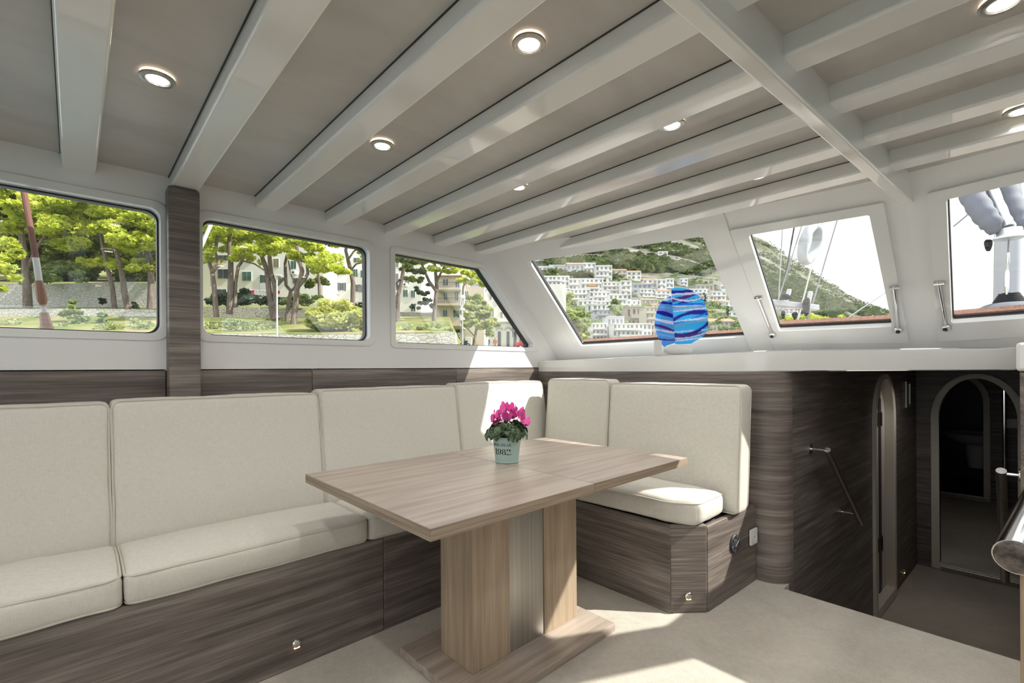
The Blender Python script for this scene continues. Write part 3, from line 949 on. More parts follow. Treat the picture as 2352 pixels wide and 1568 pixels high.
# leaves
def leaf_mat():
    mt, n, l, b = newmat('cyclamen_leaf')
    f = noise(n, l, coords(n, l, (130, 130, 130)), 1.0, 3, 0.6, 0.8)
    cr_ = ramp(n, [(0.35, (0.018, 0.04, 0.018, 1)), (0.55, (0.05, 0.10, 0.035, 1)), (0.72, (0.20, 0.26, 0.18, 1))])
    l.new(f, cr_.inputs[0]); l.new(cr_.outputs[0], b.inputs['Base Color'])
    b.inputs['Roughness'].default_value = 0.35
    return mt
LEAFM = leaf_mat()
def heart_leaf(L, W, curl):
    mb = MB()
    n = 9
    rows = []
    for i in range(n + 1):
        t = i / n
        w = W * math.sin(math.pi * min(1, t * 0.92 + 0.08)) ** 0.7 * (1 - 0.25 * t)
        for s in (-1, -0.55, 0, 0.55, 1):
            x = t * L - (0.12 * L if (t < 0.2 and abs(s) > 0.4) else 0)
            y = s * w * (1 + 0.06 * math.sin(i * 2.6))
            z = abs(s) ** 2 * curl * W + math.sin(t * math.pi) * L * 0.16 - t * t * L * 0.42 + 0.05 * W * math.sin(i * 2.1 + s * 3)
            mb.v.append((x, y, z))
    for i in range(n):
        for j in range(4):
            a = i * 5 + j
            mb.f.append((a, a + 1, a + 6, a + 5)); mb.mi.append(0)
    return mb
leaf_meshes = [finish_mesh('leaf', heart_leaf(L, W, c), [LEAFM], origin=np.zeros(3), smooth=80)[0] for L, W, c in ((0.036, 0.018, 0.25), (0.042, 0.020, -0.15), (0.030, 0.017, 0.4))]
lr = random.Random(5)
for i in range(64):
    ring = i / 64
    a = i * 2.39996 + lr.uniform(-.2, .2)
    rr = 0.012 + 0.068 * math.sqrt(ring)
    zz = PH + 0.058 - 0.046 * ring ** 1.2 + lr.uniform(-0.008, 0.008)
    pos = (PX + rr * math.cos(a), PY + rr * math.sin(a), PZ + zz)
    o = inst('leaf', leaf_meshes[i % 3], pos, pot)
    o.rotation_euler = (lr.uniform(-0.5, 0.5), 0.1 + ring * 0.75 + lr.uniform(-.25, .25), a + lr.uniform(-.5, .5))
    s = lr.uniform(0.85, 1.25); o.scale = (s, s, s)
PETAL = P('cyclamen_petal', srgb(252, 112, 200), 0.5)
def petal_mesh(seed):
    r_ = random.Random(seed)
    mb = MB()
    n = 8
    L, W = 0.036, 0.0105
    for i in range(n + 1):
        t = i / n
        w = W * math.sin(math.pi * (0.10 + 0.82 * t)) ** 0.8
        for s in (-1, -0.5, 0, 0.5, 1):
            out = 0.010 * math.sin(t * 2.0) + 0.004
            up = -0.006 * math.sin(min(1, t * 2.5) * math.pi) + L * t ** 1.15
            tw = 0.5 * t * s
            mb.v.append((out + 0.004 * abs(s) * t + 0.003 * math.sin(tw * 4), s * w, up + 0.0015 * math.sin(i + 3 * s)))
    for i in range(n):
        for j in range(4):
            a = i * 5 + j
            mb.f.append((a, a + 1, a + 6, a + 5)); mb.mi.append(0)
    return finish_mesh('petal', mb, [PETAL], origin=np.zeros(3), smooth=80)[0]
petal_meshes = [petal_mesh(k) for k in range(2)]
STEMM = P('cyclamen_stem', (0.20, 0.09, 0.08, 1), 0.6)
FL = [(-22, -60, -0.2, 0.25), (-12, -72, 0.15, -0.2), (0, -82, 0.0, 0.1), (10, -78, -0.3, 0.2), (18, -62, 0.35, -0.2), (30, -70, 0.1, 0.3), (38, -58, -0.2, -0.3), (44, -46, 0.3, 0.5), (-30, -50, -0.5, -0.4), (2, -58, 0.4, 0.1)]
Rv, Uv = Vector(R2), Vector((0, 0, 1))
core = MB().ball((0, 0, 0.002), (0.005, 0.005, 0.006), 6)
core_me = finish_mesh('flower_centre', core, [P('cyclamen_eye', srgb(150, 20, 90), 0.5)], origin=np.zeros(3))[0]
for i, (dx, dy, tx, ty) in enumerate(FL):
    k = 1 / 520.0
    base = Vector((PX, PY, PZ + PH)) + Rv * (dx * k) + Uv * ((-dy - 22) * k + 0.004) + Vector((-_F[0], -_F[1], 0)) * (0.012 if i % 2 else -0.014)
    fo = bpy.data.objects.new('flower', core_me)
    link(fo, pot, np.array(base))
    fo.rotation_euler = (tx, ty, i * 1.1)
    for j in range(5):
        po_ = bpy.data.objects.new('petal', petal_meshes[j % 2])
        COL.objects.link(po_); po_.parent = fo
        aj = j * 2 * math.pi / 5 + 0.2 * (i % 3)
        po_.rotation_euler = (0.35 * math.sin(i + j * 2), 0.30 * math.cos(i * 2 + j) + (0.9 if (i in (7, 8) and j == 1) else 0.1), aj)
        WORLD[po_.name] = np.array(base)
    stem_top = base
    root = Vector((PX + (base.x - PX) * 0.3, PY + (base.y - PY) * 0.3, PZ + PH - 0.005))
    obj('stem', MB().tube([root, root.lerp(stem_top, 0.6) + Vector((0, 0, 0.004)), stem_top + Vector((0, 0, 0.002)), stem_top], 0.0013, 5), STEMM, pot)

# ------------------------------------------------------------------ glass leaf sculpture on the shelf
SD = 3.02
SP = at(1560, 806, SD)
zs_ = shelf_z(SP[1])
sc_ = thing('glass_sculpture', 'blue striped fused-glass leaf on a white stone foot, on the shelf', 'sculpture', (SP[0], SP[1], zs_ + 0.001))
def sg_mat():
    mt, n, l, b = newmat('fused_glass')
    vc = n.new('ShaderNodeVertexColor'); vc.layer_name = 'tint'
    b.inputs['Roughness'].default_value = 0.12
    l.new(vc.outputs['Color'], b.inputs['Base Color'])
    tr = n.new('ShaderNodeBsdfTranslucent'); l.new(vc.outputs['Color'], tr.inputs['Color'])
    tp = n.new('ShaderNodeBsdfTransparent'); l.new(vc.outputs['Color'], tp.inputs['Color'])
    m1 = n.new('ShaderNodeMixShader'); m1.inputs[0].default_value = 0.6
    l.new(b.outputs[0], m1.inputs[1]); l.new(tr.outputs[0], m1.inputs[2])
    m2 = n.new('ShaderNodeMixShader'); m2.inputs[0].default_value = 0.30
    l.new(m1.outputs[0], m2.inputs[1]); l.new(tp.outputs[0], m2.inputs[2])
    l.new(m2.outputs[0], n['Material Output'].inputs['Surface'])
    return mt
SGM = sg_mat()
CY, DB, LT, PU, SL, MB_ = srgb(88, 200, 242), srgb(62, 58, 172), srgb(226, 228, 242), srgb(112, 70, 152), srgb(150, 192, 220), srgb(40, 140, 232)
# stripes: (left height, mid height, right height, half width, colour), heights in picture rows of the panel
RS = [(671, 668, 655, 4.5, DB), (690, 679, 664, 5, PU), (706, 690, 687, 4, DB), (676, 674, 672, 3, LT), (684, 690, 678, 2.5, LT), (703, 703, 698, 2.0, LT), (709, 706, 702, 4.0, SL), (716, 711, 707, 2.2, LT), (737, 718, 719, 6.0, DB), (742, 733, 716, 2.2, MB_), (740, 734, 730, 2.5, LT), (750, 741, 733, 4.2, SL), (762, 760, 756, 2.2, LT), (768, 768, 741, 6.5, DB), (772, 770, 764, 4.0, PU), (777, 774, 762, 2.4, LT), (784, 779, 772, 2.0, LT), (700, 698, 699, 3.0, MB_)]
LS = [(684, 688, 682, 3.0, LT), (690, 695, 698, 4.0, DB), (703, 706, 706, 2.5, SL), (709, 712, 718, 4.0, srgb(150, 165, 228)), (716, 720, 728, 6.0, DB), (732, 738, 742, 4.5, LT), (746, 752, 762, 4.0, PU), (756, 760, 764, 3.0, LT), (766, 770, 774, 3.0, srgb(150, 200, 240)), (776, 780, 780, 2.0, PU), (722, 728, 735, 2.0, CY)]
def panel(outline, stripes, base_col, xl, xr, depth_f, name, nn=90):
    poly = np.array(outline, float)
    x0, x1 = poly[:, 0].min(), poly[:, 0].max(); y0, y1 = poly[:, 1].min(), poly[:, 1].max()
    def span(y):
        xs = []
        for i in range(len(poly)):
            a, b = poly[i], poly[(i + 1) % len(poly)]
            if (a[1] <= y < b[1]) or (b[1] <= y < a[1]):
                xs.append(a[0] + (b[0] - a[0]) * (y - a[1]) / (b[1] - a[1]))
        return (min(xs), max(xs)) if xs else None
    NY, NX = nn, 44
    grid, cols = [], []
    for i in range(NY + 1):
        y = y0 + 0.01 + (y1 - y0 - 0.02) * i / NY
        s = span(y)
        for j in range(NX + 1):
            x = s[0] + (s[1] - s[0]) * j / NX
            grid.append((x, y))
            c = base_col
            t = (x - xl) / (xr - xl)
            for (a, m_, b, hw, col) in stripes:
                yy = a * (1 - t) * (1 - 2 * t) + 4 * m_ * t * (1 - t) + b * t * (2 * t - 1)
                w = 0.85 * hw * (0.35 + 0.65 * math.sin(math.pi * (0.1 + 0.8 * ((t + a * 0.37) % 1.0))))
                if abs(y - yy) < w:
                    c = col
            cols.append(c)
    mb = MB()
    n1 = len(grid)
    th = 0.008
    vs = []
    for (x, y) in grid:
        p = at(x, y, SD + depth_f(x))
        vs.append(p)
    back = [p + _F * th for p in vs]
    fs = []
    for i in range(NY):
        for j in range(NX):
            a = i * (NX + 1) + j
            fs.append((a, a + 1, a + NX + 2, a + NX + 1)); fs.append((a + n1, a + NX + 1 + n1, a + NX + 2 + n1, a + 1 + n1))
    edge = [i for i in range(NX + 1)] + [(i + 1) * (NX + 1) + NX for i in range(NY)] + [NY * (NX + 1) + NX - 1 - i for i in range(NX)] + [(NY - 1 - i) * (NX + 1) for i in range(NY - 1)]
    for i in range(len(edge)):
        a, b = edge[i], edge[(i + 1) % len(edge)]
        fs.append((a, b, b + n1, a + n1))
    mb.add(vs + back, fs)
    o = obj(name, mb, SGM, sc_, smooth=40)
    ca = o.data.color_attributes.new('tint', 'FLOAT_COLOR', 'POINT')
    arr = np.array(cols + cols, dtype=np.float32)
    ca.data.foreach_set('color', arr.ravel())
    return o
right_o = [(1543, 661), (1556, 660.5), (1570, 661), (1585, 665), (1599, 672), (1611, 684), (1619, 697), (1625, 716), (1627, 740), (1626, 757), (1621, 768), (1608, 777), (1595, 784), (1588, 789), (1570, 790), (1552, 790), (1548, 740), (1545, 700)]
left_o = [(1541.5, 679), (1530, 684), (1519, 694), (1512, 706), (1507, 722), (1504, 742), (1506, 757), (1512, 774), (1520, 789), (1526, 797), (1532, 793), (1551, 787), (1547, 740), (1544, 700)]
pr = panel(right_o, RS, CY, 1543, 1627, lambda x: 0.0 + (x - 1543) * 0.0007, 'glass_half')
pl_ = panel(left_o, LS, srgb(120, 185, 235), 1504, 1551, lambda x: 0.004 + (1548 - x) * 0.0018, 'glass_half')
STONE = paint('rough_white_stone', (0.66, 0.65, 0.63, 1), 0.85, 0.6)
lp0, rp0 = at(1524, 800, SD), at(1592, 800, SD)
W_ = np.linalg.norm(rp0 - lp0)
stb = MB()
ang = math.atan2(R2[1], R2[0])
Mst = Matrix.Translation(((lp0[0] + rp0[0]) / 2, (lp0[1] + rp0[1]) / 2, zs_ + 0.034)) @ Matrix.Rotation(ang, 4, 'Z')
stb.ball((0, 0, 0), (W_ / 2, 0.05, 0.034), 14, M=Mst)
stb.v = [(x, y, max(z, zs_ + 0.001)) for x, y, z in stb.v]
obj('stone_foot', stb, STONE, sc_, smooth=60)
q = at(1511, 800, SD - 0.02)
Mq = Matrix.Translation((q[0], q[1], zs_)) @ Matrix.Rotation(ang, 4, 'Z')
obj('side_support', MB().prism(round_poly([(-0.02, -0.02), (0.02, -0.02), (0.02, 0.02), (-0.02, 0.02)], 0.006), 0.001, 0.095, M=Mq), STONE, sc_, bev=0.004)

# ------------------------------------------------------------------ downlights
LAMP_W = 7.2
def downlight(x, y, lab, zc=None, watts=None):
    ZC = zc or 2.02
    t = thing('downlight', lab, 'ceiling light', (x, y, ZC - 0.012), 'recessed downlights in the deckhead')
    M_ = Matrix.Translation((x, y, ZC))
    obj('halo_ring', MB().lathe([(0.043, -0.0005), (0.043, -0.008), (0.03, -0.008)], 32, M_), HALO, t)
    obj('rim', MB().lathe([(0.0305, -0.0105), (0.031, -0.0145), (0.038, -0.0155), (0.044, -0.013), (0.045, -0.009), (0.044, -0.008), (0.03, -0.008)], 40, M_), BRUSHED, t)
    obj('lens', MB().lathe([(0.003, -0.0125), (0.029, -0.0122), (0.0305, -0.0095)], 32, M_), LENSM, t)
    leds = MB()
    for rr, n in ((0.0, 1), (0.008, 6), (0.016, 11), (0.0225, 15)):
        for j in range(n):
            a = 2 * math.pi * j / n + rr * 70
            leds.lathe([(0.0023, -0.0128), (0.0016, -0.0140)], 6, M_ @ Matrix.Translation((rr * math.cos(a), rr * math.sin(a), 0)))
    lo = obj('led_array', leds, LEDM, t); lo['kind'] = 'stuff'
    ld = bpy.data.lights.new('lamp', 'SPOT')
    ld.spot_size = math.radians(150); ld.spot_blend = 0.7; ld.shadow_soft_size = 0.03; ld.energy = watts or LAMP_W; ld.color = (1.0, 0.955, 0.90)
    lo_ = bpy.data.objects.new('lamp', ld)
    link(lo_, t, np.array([x, y, ZC - 0.016]))
    return t
lamps = [(362, 183, 'round lit downlight between the two aftmost visible beams'), (1215, 103, 'round lit downlight close to the girder, above the table'), (878, 335, 'round lit downlight above the long seat'),
         (1543, 288, 'round lit downlight near the girder, one bay forward of the table'), (1191, 430, 'round lit downlight over the sofa corner side of the table'), (1402, 499, 'round lit downlight nearest the port windscreen pane'),
         (1739, 405, 'round lit downlight near the girder and the windscreen hatch'), (2305, 8, 'round lit downlight to starboard of the girder, aft of its neighbour'), (2345, 255, 'round lit downlight to starboard of the girder by the windscreen')]
for px_, py_, lab in lamps:
    p = on(px_, py_, 2, ZC - 0.012)
    downlight(p[0], p[1], lab)
for X in (-1.9, -0.55):          # rows carried on aft out of view, added for cabin light
    for Y in (1.75, 0.92, -0.5):
        downlight(X, Y, 'unseen round lit downlight in the aft part of the saloon')
for X, Y in ((0.19, 0.90), (0.19, -0.95), (0.89, -0.95), (1.56, -0.92), (2.26, -0.88), (0.19, -0.05), (0.89, -0.02)):  # more lamps out of view, added for cabin light
    downlight(X, Y, 'unseen round lit downlight on the starboard side of the saloon')

for X, Y, w_ in ((4.9, 0.36, 7.0), (7.6, 0.35, 2.5)):  # unseen lamps added to brighten the stairwell
    downlight(X, Y, 'added unseen fill lamp in the low ceiling of the companionway', 1.124, w_)
# ------------------------------------------------------------------ small fittings
def step_light(px_, py_, plane, nrm, lab):
    p = onpl(px_, py_, np.array(plane[0]), np.array(plane[1]))
    t = thing('step_light', lab, 'step light', p)
    M_ = Matrix.Translation(Vector(p)) @ Vector(nrm).to_track_quat('Z', 'Y').to_matrix().to_4x4()
    obj('hood', MB().lathe([(0.017, 0.0005), (0.0175, 0.006), (0.016, 0.012), (0.010, 0.0155), (0.003, 0.0165)], 24, M_), CHROME, t, smooth=60)
    up = Vector((0, 0, 1)); n_ = Vector(nrm).normalized()
    c = Vector(p) + n_ * 0.009 - up * 0.0155
    side = up.cross(n_).normalized()
    obj('lamp_slit', MB().tube([c - side * 0.010, c + side * 0.010], 0.0035, 8), AMBER, t)
    return t
step_light(680, 1475, ((0, 1.915, 0), (0, 1, 0)), (0, -1, 0), 'small hooded step light low on the long sofa base')
cn = np.array([0.116, 0.134, 0]); cn /= np.linalg.norm(cn)
step_light(1580, 1366, ((2.105, 1.058, 0), cn), -cn, 'small hooded step light on the chamfered sofa end')
step_light(2075, 1310, ((BA[0], BA[1], 0), np.array([bn[0], bn[1], 0])), (-bn[0], -bn[1], 0), 'small hooded step light low on the companionway wall')
ed = np.array([0.526, -0.027, 0]); en = np.array([ed[1], -ed[0], 0]); en /= np.linalg.norm(en)
vp = onpl(1686, 1247, np.array([2.172, 1.002, 0]), en)
vt = thing('air_vent', 'round black air vent on the sofa end panel', 'vent', vp)
Mv = Matrix.Translation(Vector(vp)) @ Vector(en).to_track_quat('Z', 'Y').to_matrix().to_4x4()
obj('bezel', MB().lathe([(0.022, 0.0005), (0.047, 0.0005), (0.047, 0.006), (0.043, 0.010), (0.030, 0.010), (0.027, 0.004)], 36, Mv), DARKPL, vt)
obj('flap', MB().lathe([(0.026, 0.002), (0.026, 0.009), (0.02, 0.012), (0.004, 0.013)], 30, Mv), DARKPL, vt, smooth=60)
for k in range(6):
    a = k * math.pi / 3 + 0.3
    obj('rib', MB().box(0.028, 0.044, -0.004, 0.004, 0.008, 0.0125, M=Mv @ Matrix.Rotation(a, 4, 'Z')), P('vent_grey', (0.09, 0.09, 0.10, 1), 0.35) if k == 0 else MATS['vent_grey'], vt)
obj('grip', MB().box(-0.022, 0.022, -0.003, 0.003, 0.012, 0.018, M=Mv @ Matrix.Rotation(0.5, 4, 'Z')), MATS['vent_grey'], vt, bev=0.002)
# wall socket just past the end panel
sp_ = onpl(1728, 1231, np.array([2.172, 0.998, 0]), en)
so = thing('wall_socket', 'white wall socket beside the sofa end', 'socket', sp_)
Ms = Matrix.Translation(Vector(sp_)) @ Matrix.Rotation(math.atan2(en[1], en[0]) + math.pi / 2, 4, 'Z') @ Matrix.Rotation(math.pi / 2, 4, 'X')
obj('cover', MB().prism(round_poly([(-0.04, -0.041), (0.04, -0.041), (0.04, 0.041), (-0.04, 0.041)], 0.006), 0.0, 0.011, M=Ms), PLASTIC, so, bev=0.003)
obj('well', MB().lathe([(0.021, 0.0105), (0.021, 0.0125), (0.018, 0.0125), (0.017, 0.0112), (0.003, 0.0112)], 24, Ms), PLASTIC, so)
for dx in (-0.0095, 0.0095):
    obj('pin_hole', MB().lathe([(0.0026, 0.0113), (0.0024, 0.0118)], 10, Ms @ Matrix.Translation((dx, 0, 0))), BLACK, so)

# handrails
def handrail(name, lab, top, bot, topx, botx, nrm, stand, r=0.0165):
    t = thing(name, lab, 'handrail', Vector(bot))
    n_ = Vector(nrm).normalized()
    A, B = Vector(top), Vector(bot)
    A2, B2 = A + n_ * stand, B + n_ * stand
    d = (B2 - A2).normalized()
    obj('bar', MB().tube([A2 - d * topx, B2 + d * botx], r, 20), BRUSHED, t)
    for Pp in (A, B):
        pp = obj('stand_off', MB().tube([Pp, Pp + n_ * stand], 0.0085, 12), CHROME, t)
        M_ = Matrix.Translation(Pp) @ n_.to_track_quat('Z', 'Y').to_matrix().to_4x4()
        obj('flange', MB().lathe([(0.030, 0.0003), (0.030, 0.005), (0.024, 0.007), (0.01, 0.007)], 24, M_), CHROME, pp)
    return t
nB = (-bn[0], -bn[1], 0)
pB = np.array([BA[0], BA[1], 0.0]); nBv = np.array([bn[0], bn[1], 0.0])
handrail('handrail', 'sloping steel handrail on the dark oak companionway wall', onpl(1861, 1030, pB, nBv), onpl(1932, 1174, pB, nBv), 0.005, 0.12, nB, 0.085)
handrail('handrail', 'sloping steel handrail on the light oak starboard companionway wall', (3.23, 0.002, 0.635), (3.75, 0.002, 0.02), 0.02, 0.10, (0, 1, 0), 0.062, 0.019)
# picture frame and switch in the companionway
fp = onpl(2083, 905, pB, nBv)
pf = thing('picture_frame', 'small metal framed picture on the companionway wall', 'picture frame', fp)
uu = lambda du, dv, w: tuple(np.array(fp) + np.array([bd[0], bd[1], 0]) * du + np.array([0, 0, 1]) * dv - nBv * w)
obj('frame', plate([(-0.09, -0.12), (0.09, -0.12), (0.09, 0.12), (-0.09, 0.12)], [[(-0.065, -0.095), (0.065, -0.095), (0.065, 0.095), (-0.065, 0.095)]], uu, 0.0, 0.015), BRUSHED, pf, bev=0.002)
obj('print', plate([(-0.065, -0.095), (0.065, -0.095), (0.065, 0.095), (-0.065, 0.095)], [], uu, 0.002, 0.006), P('picture_print', (0.14, 0.07, 0.06, 1), 0.4), pf, smooth=0)
sw = on(2322, 972, 0, 9.38)
swt = thing('light_switch', 'white light switch beside the bathroom doorway', 'switch', sw)
obj('plate', MB().box(9.372, 9.379, sw[1] - 0.06, sw[1] + 0.06, sw[2] - 0.06, sw[2] + 0.06), PLASTIC, swt, bev=0.002)
obj('rocker', MB().box(9.366, 9.3725, sw[1] - 0.035, sw[1] + 0.035, sw[2] - 0.04, sw[2] + 0.04), PLASTIC, swt, bev=0.002)
# washbasin in the bathroom
wbp = on(2243, 1000, 0, 10.2)
wb = thing('washbasin', 'white washbasin on a half pedestal in the dark bathroom', 'washbasin', (10.2, wbp[1], wbp[2] - 0.5))
Mw = Matrix.Translation((10.2, wbp[1], wbp[2] - 0.15))
CER = P('white_ceramic', (0.8, 0.8, 0.8, 1), 0.1)
obj('bowl', MB().lathe([(0.07, 0.0), (0.20, 0.03), (0.29, 0.10), (0.33, 0.165), (0.34, 0.18), (0.32, 0.185), (0.27, 0.12), (0.15, 0.06), (0.03, 0.05)], 32, Mw @ Matrix.Scale(1.15, 4, (0, 1, 0))), CER, wb, smooth=60)
obj('pedestal', MB().lathe([(0.10, -0.34), (0.125, -0.1), (0.13, 0.03)], 20, Mw), CER, wb)
obj('tap', MB().tube([(10.45, wbp[1] - 0.12, wbp[2] + 0.02), (10.45, wbp[1] - 0.12, wbp[2] + 0.12), (10.35, wbp[1] - 0.12, wbp[2] + 0.13)], 0.015, 8), CHROME, wb)
# shower rail in the passage
pr0 = on(2306, 890, 0, 9.2)
tag(obj('grab_pole', MB().tube([(9.2, pr0[1], -0.78), (9.2, pr0[1], 1.12)], 0.02, 10), CHROME), 'thin upright steel pole in the lower passage', 'pole')
# stout rail end and oak post in the foreground on the starboard side
d0 = 1.25
c0 = Vector(at(2334, 1280, d0)); c1 = Vector(at(2420, 1090, d0 + 0.42))
ax_ = (c1 - c0).normalized()
sr_ = thing('console_rail', 'stout chrome rail with a dark mottled end cap on an oak post', 'rail', (c0.x + 0.06, c0.y - 0.1, 0.0))
obj('tube', MB().tube([c0, c0 + ax_ * 0.02, c1], 0.047, 32), CHROME, sr_, smooth=50)
Mr = Matrix.Translation(c0) @ (-ax_).to_track_quat('Z', 'Y').to_matrix().to_4x4()
def mottled():
    mt, n, l, b = newmat('mottled_cap')
    f = noise(n, l, coords(n, l, (30, 30, 30)), 1.0, 3, 0.6)
    cr_ = ramp(n, [(0.35, (0.02, 0.018, 0.018, 1)), (0.7, (0.20, 0.16, 0.14, 1))])
    l.new(f, cr_.inputs[0]); l.new(cr_.outputs[0], b.inputs['Base Color'])
    b.inputs['Roughness'].default_value = 0.3
    return mt
obj('end_cap', MB().lathe([(0.044, -0.002), (0.044, 0.003), (0.04, 0.006), (0.01, 0.0075)], 30, Mr), mottled(), sr_, smooth=60)
pp0 = at(2341, 1430, d0 + 0.03)
obj('post', MB().box(0, 0.11, -0.11, 0.0, 0.0, 0.60, M=Matrix.Translation((pp0[0], pp0[1], 0)) @ Matrix.Rotation(ang, 4, 'Z')), WOZ, sr_, bev=0.004)
# ------------------------------------------------------------------ rigging and deck gear outside the windows
CANVAS = paint('grey_sail_canvas', srgb(118, 122, 134), 0.8, 0.4)
WCANVAS = paint('white_deck_cushion', (0.78, 0.77, 0.74, 1), 0.8, 0.4)
ROPE = P('black_rope', (0.02, 0.02, 0.024, 1), 0.8)
WIRE = P('rigging_wire', (0.30, 0.30, 0.31, 1), 0.4, 0.6)
ROPEW = P('pale_rope', (0.62, 0.60, 0.55, 1), 0.8)
BROWNROPE = P('brown_rope', srgb(122, 84, 74), 0.8)
MASTP = paint('white_mast_paint', (0.52, 0.53, 0.57, 1), 0.3)
BUOY = paint('white_lifebuoy', (0.50, 0.52, 0.55, 1), 0.5)
def W_(x, y, d): return Vector(at(x, y, d))
# shroud outside the aft port window
YP = 3.05
pt = lambda x, y: Vector(on(x, y, 1, YP))
sh = thing('shroud', 'reddish brown shroud with a chain-plate rod outside the aftmost port window', 'rigging', pt(108, 757))
obj('rope', MB().tube([pt(42, 370), pt(84, 600)], 0.012, 10), BROWNROPE, sh)
obj('sleeve', MB().tube([pt(82, 592), pt(92, 660)], 0.013, 10), P('sleeve_white', (0.7, 0.68, 0.66, 1), 0.5), sh)
obj('turnbuckle', MB().tube([pt(89, 645), pt(97, 690), pt(99, 700)], [0.016, 0.019, 0.012], 10), P('copper_buckle', srgb(150, 110, 90), 0.4, 0.4), sh)
obj('rod', MB().tube([pt(98, 690), pt(102, 720)], 0.010, 10), P('sleeve_pale', (0.66, 0.6, 0.6, 1), 0.5), sh)
obj('wooden_chock', MB().tube([pt(101, 718), pt(110, 765), Vector((pt(110, 765).x + 0.02, YP, 1.0))], [0.016, 0.026, 0.03], 10), TEAK, sh)
tag(obj('boom_spar', MB().tube([pt(430, 640), pt(492, 498), pt(520, 430)], 0.010, 10), P('pale_spar', (0.62, 0.6, 0.57, 1), 0.4)), 'pale slanting spar behind the wood-clad pillar', 'spar')
# shrouds and lines seen through the first hatch
lines = [((1799, 500), (1788, 690), 7.5, WIRE, 0.010, 'thin upright wire at the outer edge of the hatch view'), ((1828, 500), (1803, 640), 7.2, ROPE, 0.012, 'dark taut halyard running up from the pin rail'), ((1846, 505), (1784, 700), 7.0, WIRE, 0.010, 'wire crossing behind the lifebuoy to the pin rail'),
         ((1893, 500), (1826, 760), 7.6, ROPEW, 0.012, 'pale rope crossing in front of the lifebuoy'), ((1926, 495), (1848, 760), 7.4, WIRE, 0.011, 'wire running down past the free end of the pin rail'), ((2080, 640), (1925, 745), 9.0, WIRE, 0.012, 'stay slanting down over the headland behind the hatch'), ((2190, 520), (2262, 460), 9.0, WIRE, 0.014, 'dark stay reaching up to the furled sail')]
for a, b, d, mt, r, lab in lines:
    A_, B_ = W_(*a, d + 0.25), W_(*b, d)
    if b[1] >= 690:                      # run on down to the deck
        B_ = A_ + (B_ - A_) * ((A_.z - 1.14) / (A_.z - B_.z))
    tag(obj('rigging_line', MB().tube([A_, B_], r, 6), mt), lab, 'rigging line')
# lifebuoy
c = W_(1861, 559, 6.9)
lb = thing('lifebuoy', 'white ring lifebuoy hanging among the shrouds', 'lifebuoy', c - Vector((0, 0, 0.32)))
Rx = Vector(R2); Up = Vector((0, 0, 1)); Fd = Vector(_F)
n1 = (Rx * 0.62 + Fd * 0.55).normalized()
v1 = (Up + Rx * 0.32).normalized()
ringp = [c + (n1 * math.cos(a) * 0.250 + v1 * math.sin(a) * 0.262) for a in np.linspace(0, 2 * math.pi, 41)[:-1]]
obj('ring', MB().tube(ringp, 0.068, 14, closed=True), BUOY, lb, smooth=80)
for a in (0.4, 1.9, 3.2, 4.4, 5.4):
    seg = [c + (n1 * math.cos(a + t) * 0.250 + v1 * math.sin(a + t) * 0.262) for t in (-0.09, 0, 0.09)]
    obj('band', MB().tube(seg, 0.0695, 14), P('band_grey', (0.42, 0.43, 0.45, 1), 0.5) if a == 0.4 else MATS['band_grey'], lb)
# pin rail with coiled ropes
D = 6.2
pr_ = thing('pin_rail', 'white pin rail with belaying pins outside the hatch', 'rail', W_(1830, 704, D))
A, B = W_(1760, 693, D), W_(1877, 707, D)
dirn = (B - A).normalized()
side = Vector((-dirn.y, dirn.x, 0)).normalized()
pts = []
for P_ in (A, B):
    pts += [P_ - side * 0.05 - Up * 0.035, P_ + side * 0.05 - Up * 0.035, P_ + side * 0.05 + Up * 0.035, P_ - side * 0.05 + Up * 0.035]
obj('board', MB().hexa([pts[0], pts[4], pts[5], pts[1], pts[3], pts[7], pts[6], pts[2]]), MASTP, pr_, bev=0.006)
for (a, b) in (((1812, 670), (1795, 722)), ((1861, 675), (1852, 720))):
    obj('belaying_pin', MB().tube([W_(*b, D), W_(*a, D), W_(a[0] + 1, a[1] - 6, D)], [0.022, 0.03, 0.026], 10), MASTP, pr_)
def coil(px_, row, w, h, n, lab, d=D - 0.12, rot=0.0):
    mb = MB()
    rr = random.Random(int(px_))
    for k in range(n):
        cx, cy = px_ + rr.uniform(-.25, .25) * w, row + rr.uniform(-.08, .08) * h
        ww, hh = w * rr.uniform(.35, .6), h * rr.uniform(.4, .55)
        loop = []
        for a in np.linspace(0, 2 * math.pi, 19)[:-1]:
            x, y = ww * math.cos(a) * (0.6 + 0.4 * math.sin(-a)), hh * math.sin(a)
            x, y = x * math.cos(rot) - y * math.sin(rot), x * math.sin(rot) + y * math.cos(rot)
            loop.append(W_(cx + x, cy + y, d + rr.uniform(-.06, .06)))
        mb.tube(loop, 0.011, 6, closed=True)
    tag(obj('rope_coil', mb, ROPE), lab, 'rope coil')
coil(1853, 705, 14, 34, 12, 'long black rope coil hanging over the free end of the pin rail')
coil(1807, 682, 20, 9, 12, 'bunched black rope lying across the pin rail', rot=0.4)
coil(1826, 724, 9, 11, 8, 'small black rope coil hanging below the pin rail')
coil(1799, 722, 6, 14, 6, 'narrow black rope coil under the inboard end of the pin rail')
tag(obj('rigging_line', MB().tube([W_(1826, 728, D), W_(1818, 762, D)], 0.013, 6), ROPE), 'black rope dropping from the small coil below the pin rail', 'rigging line')
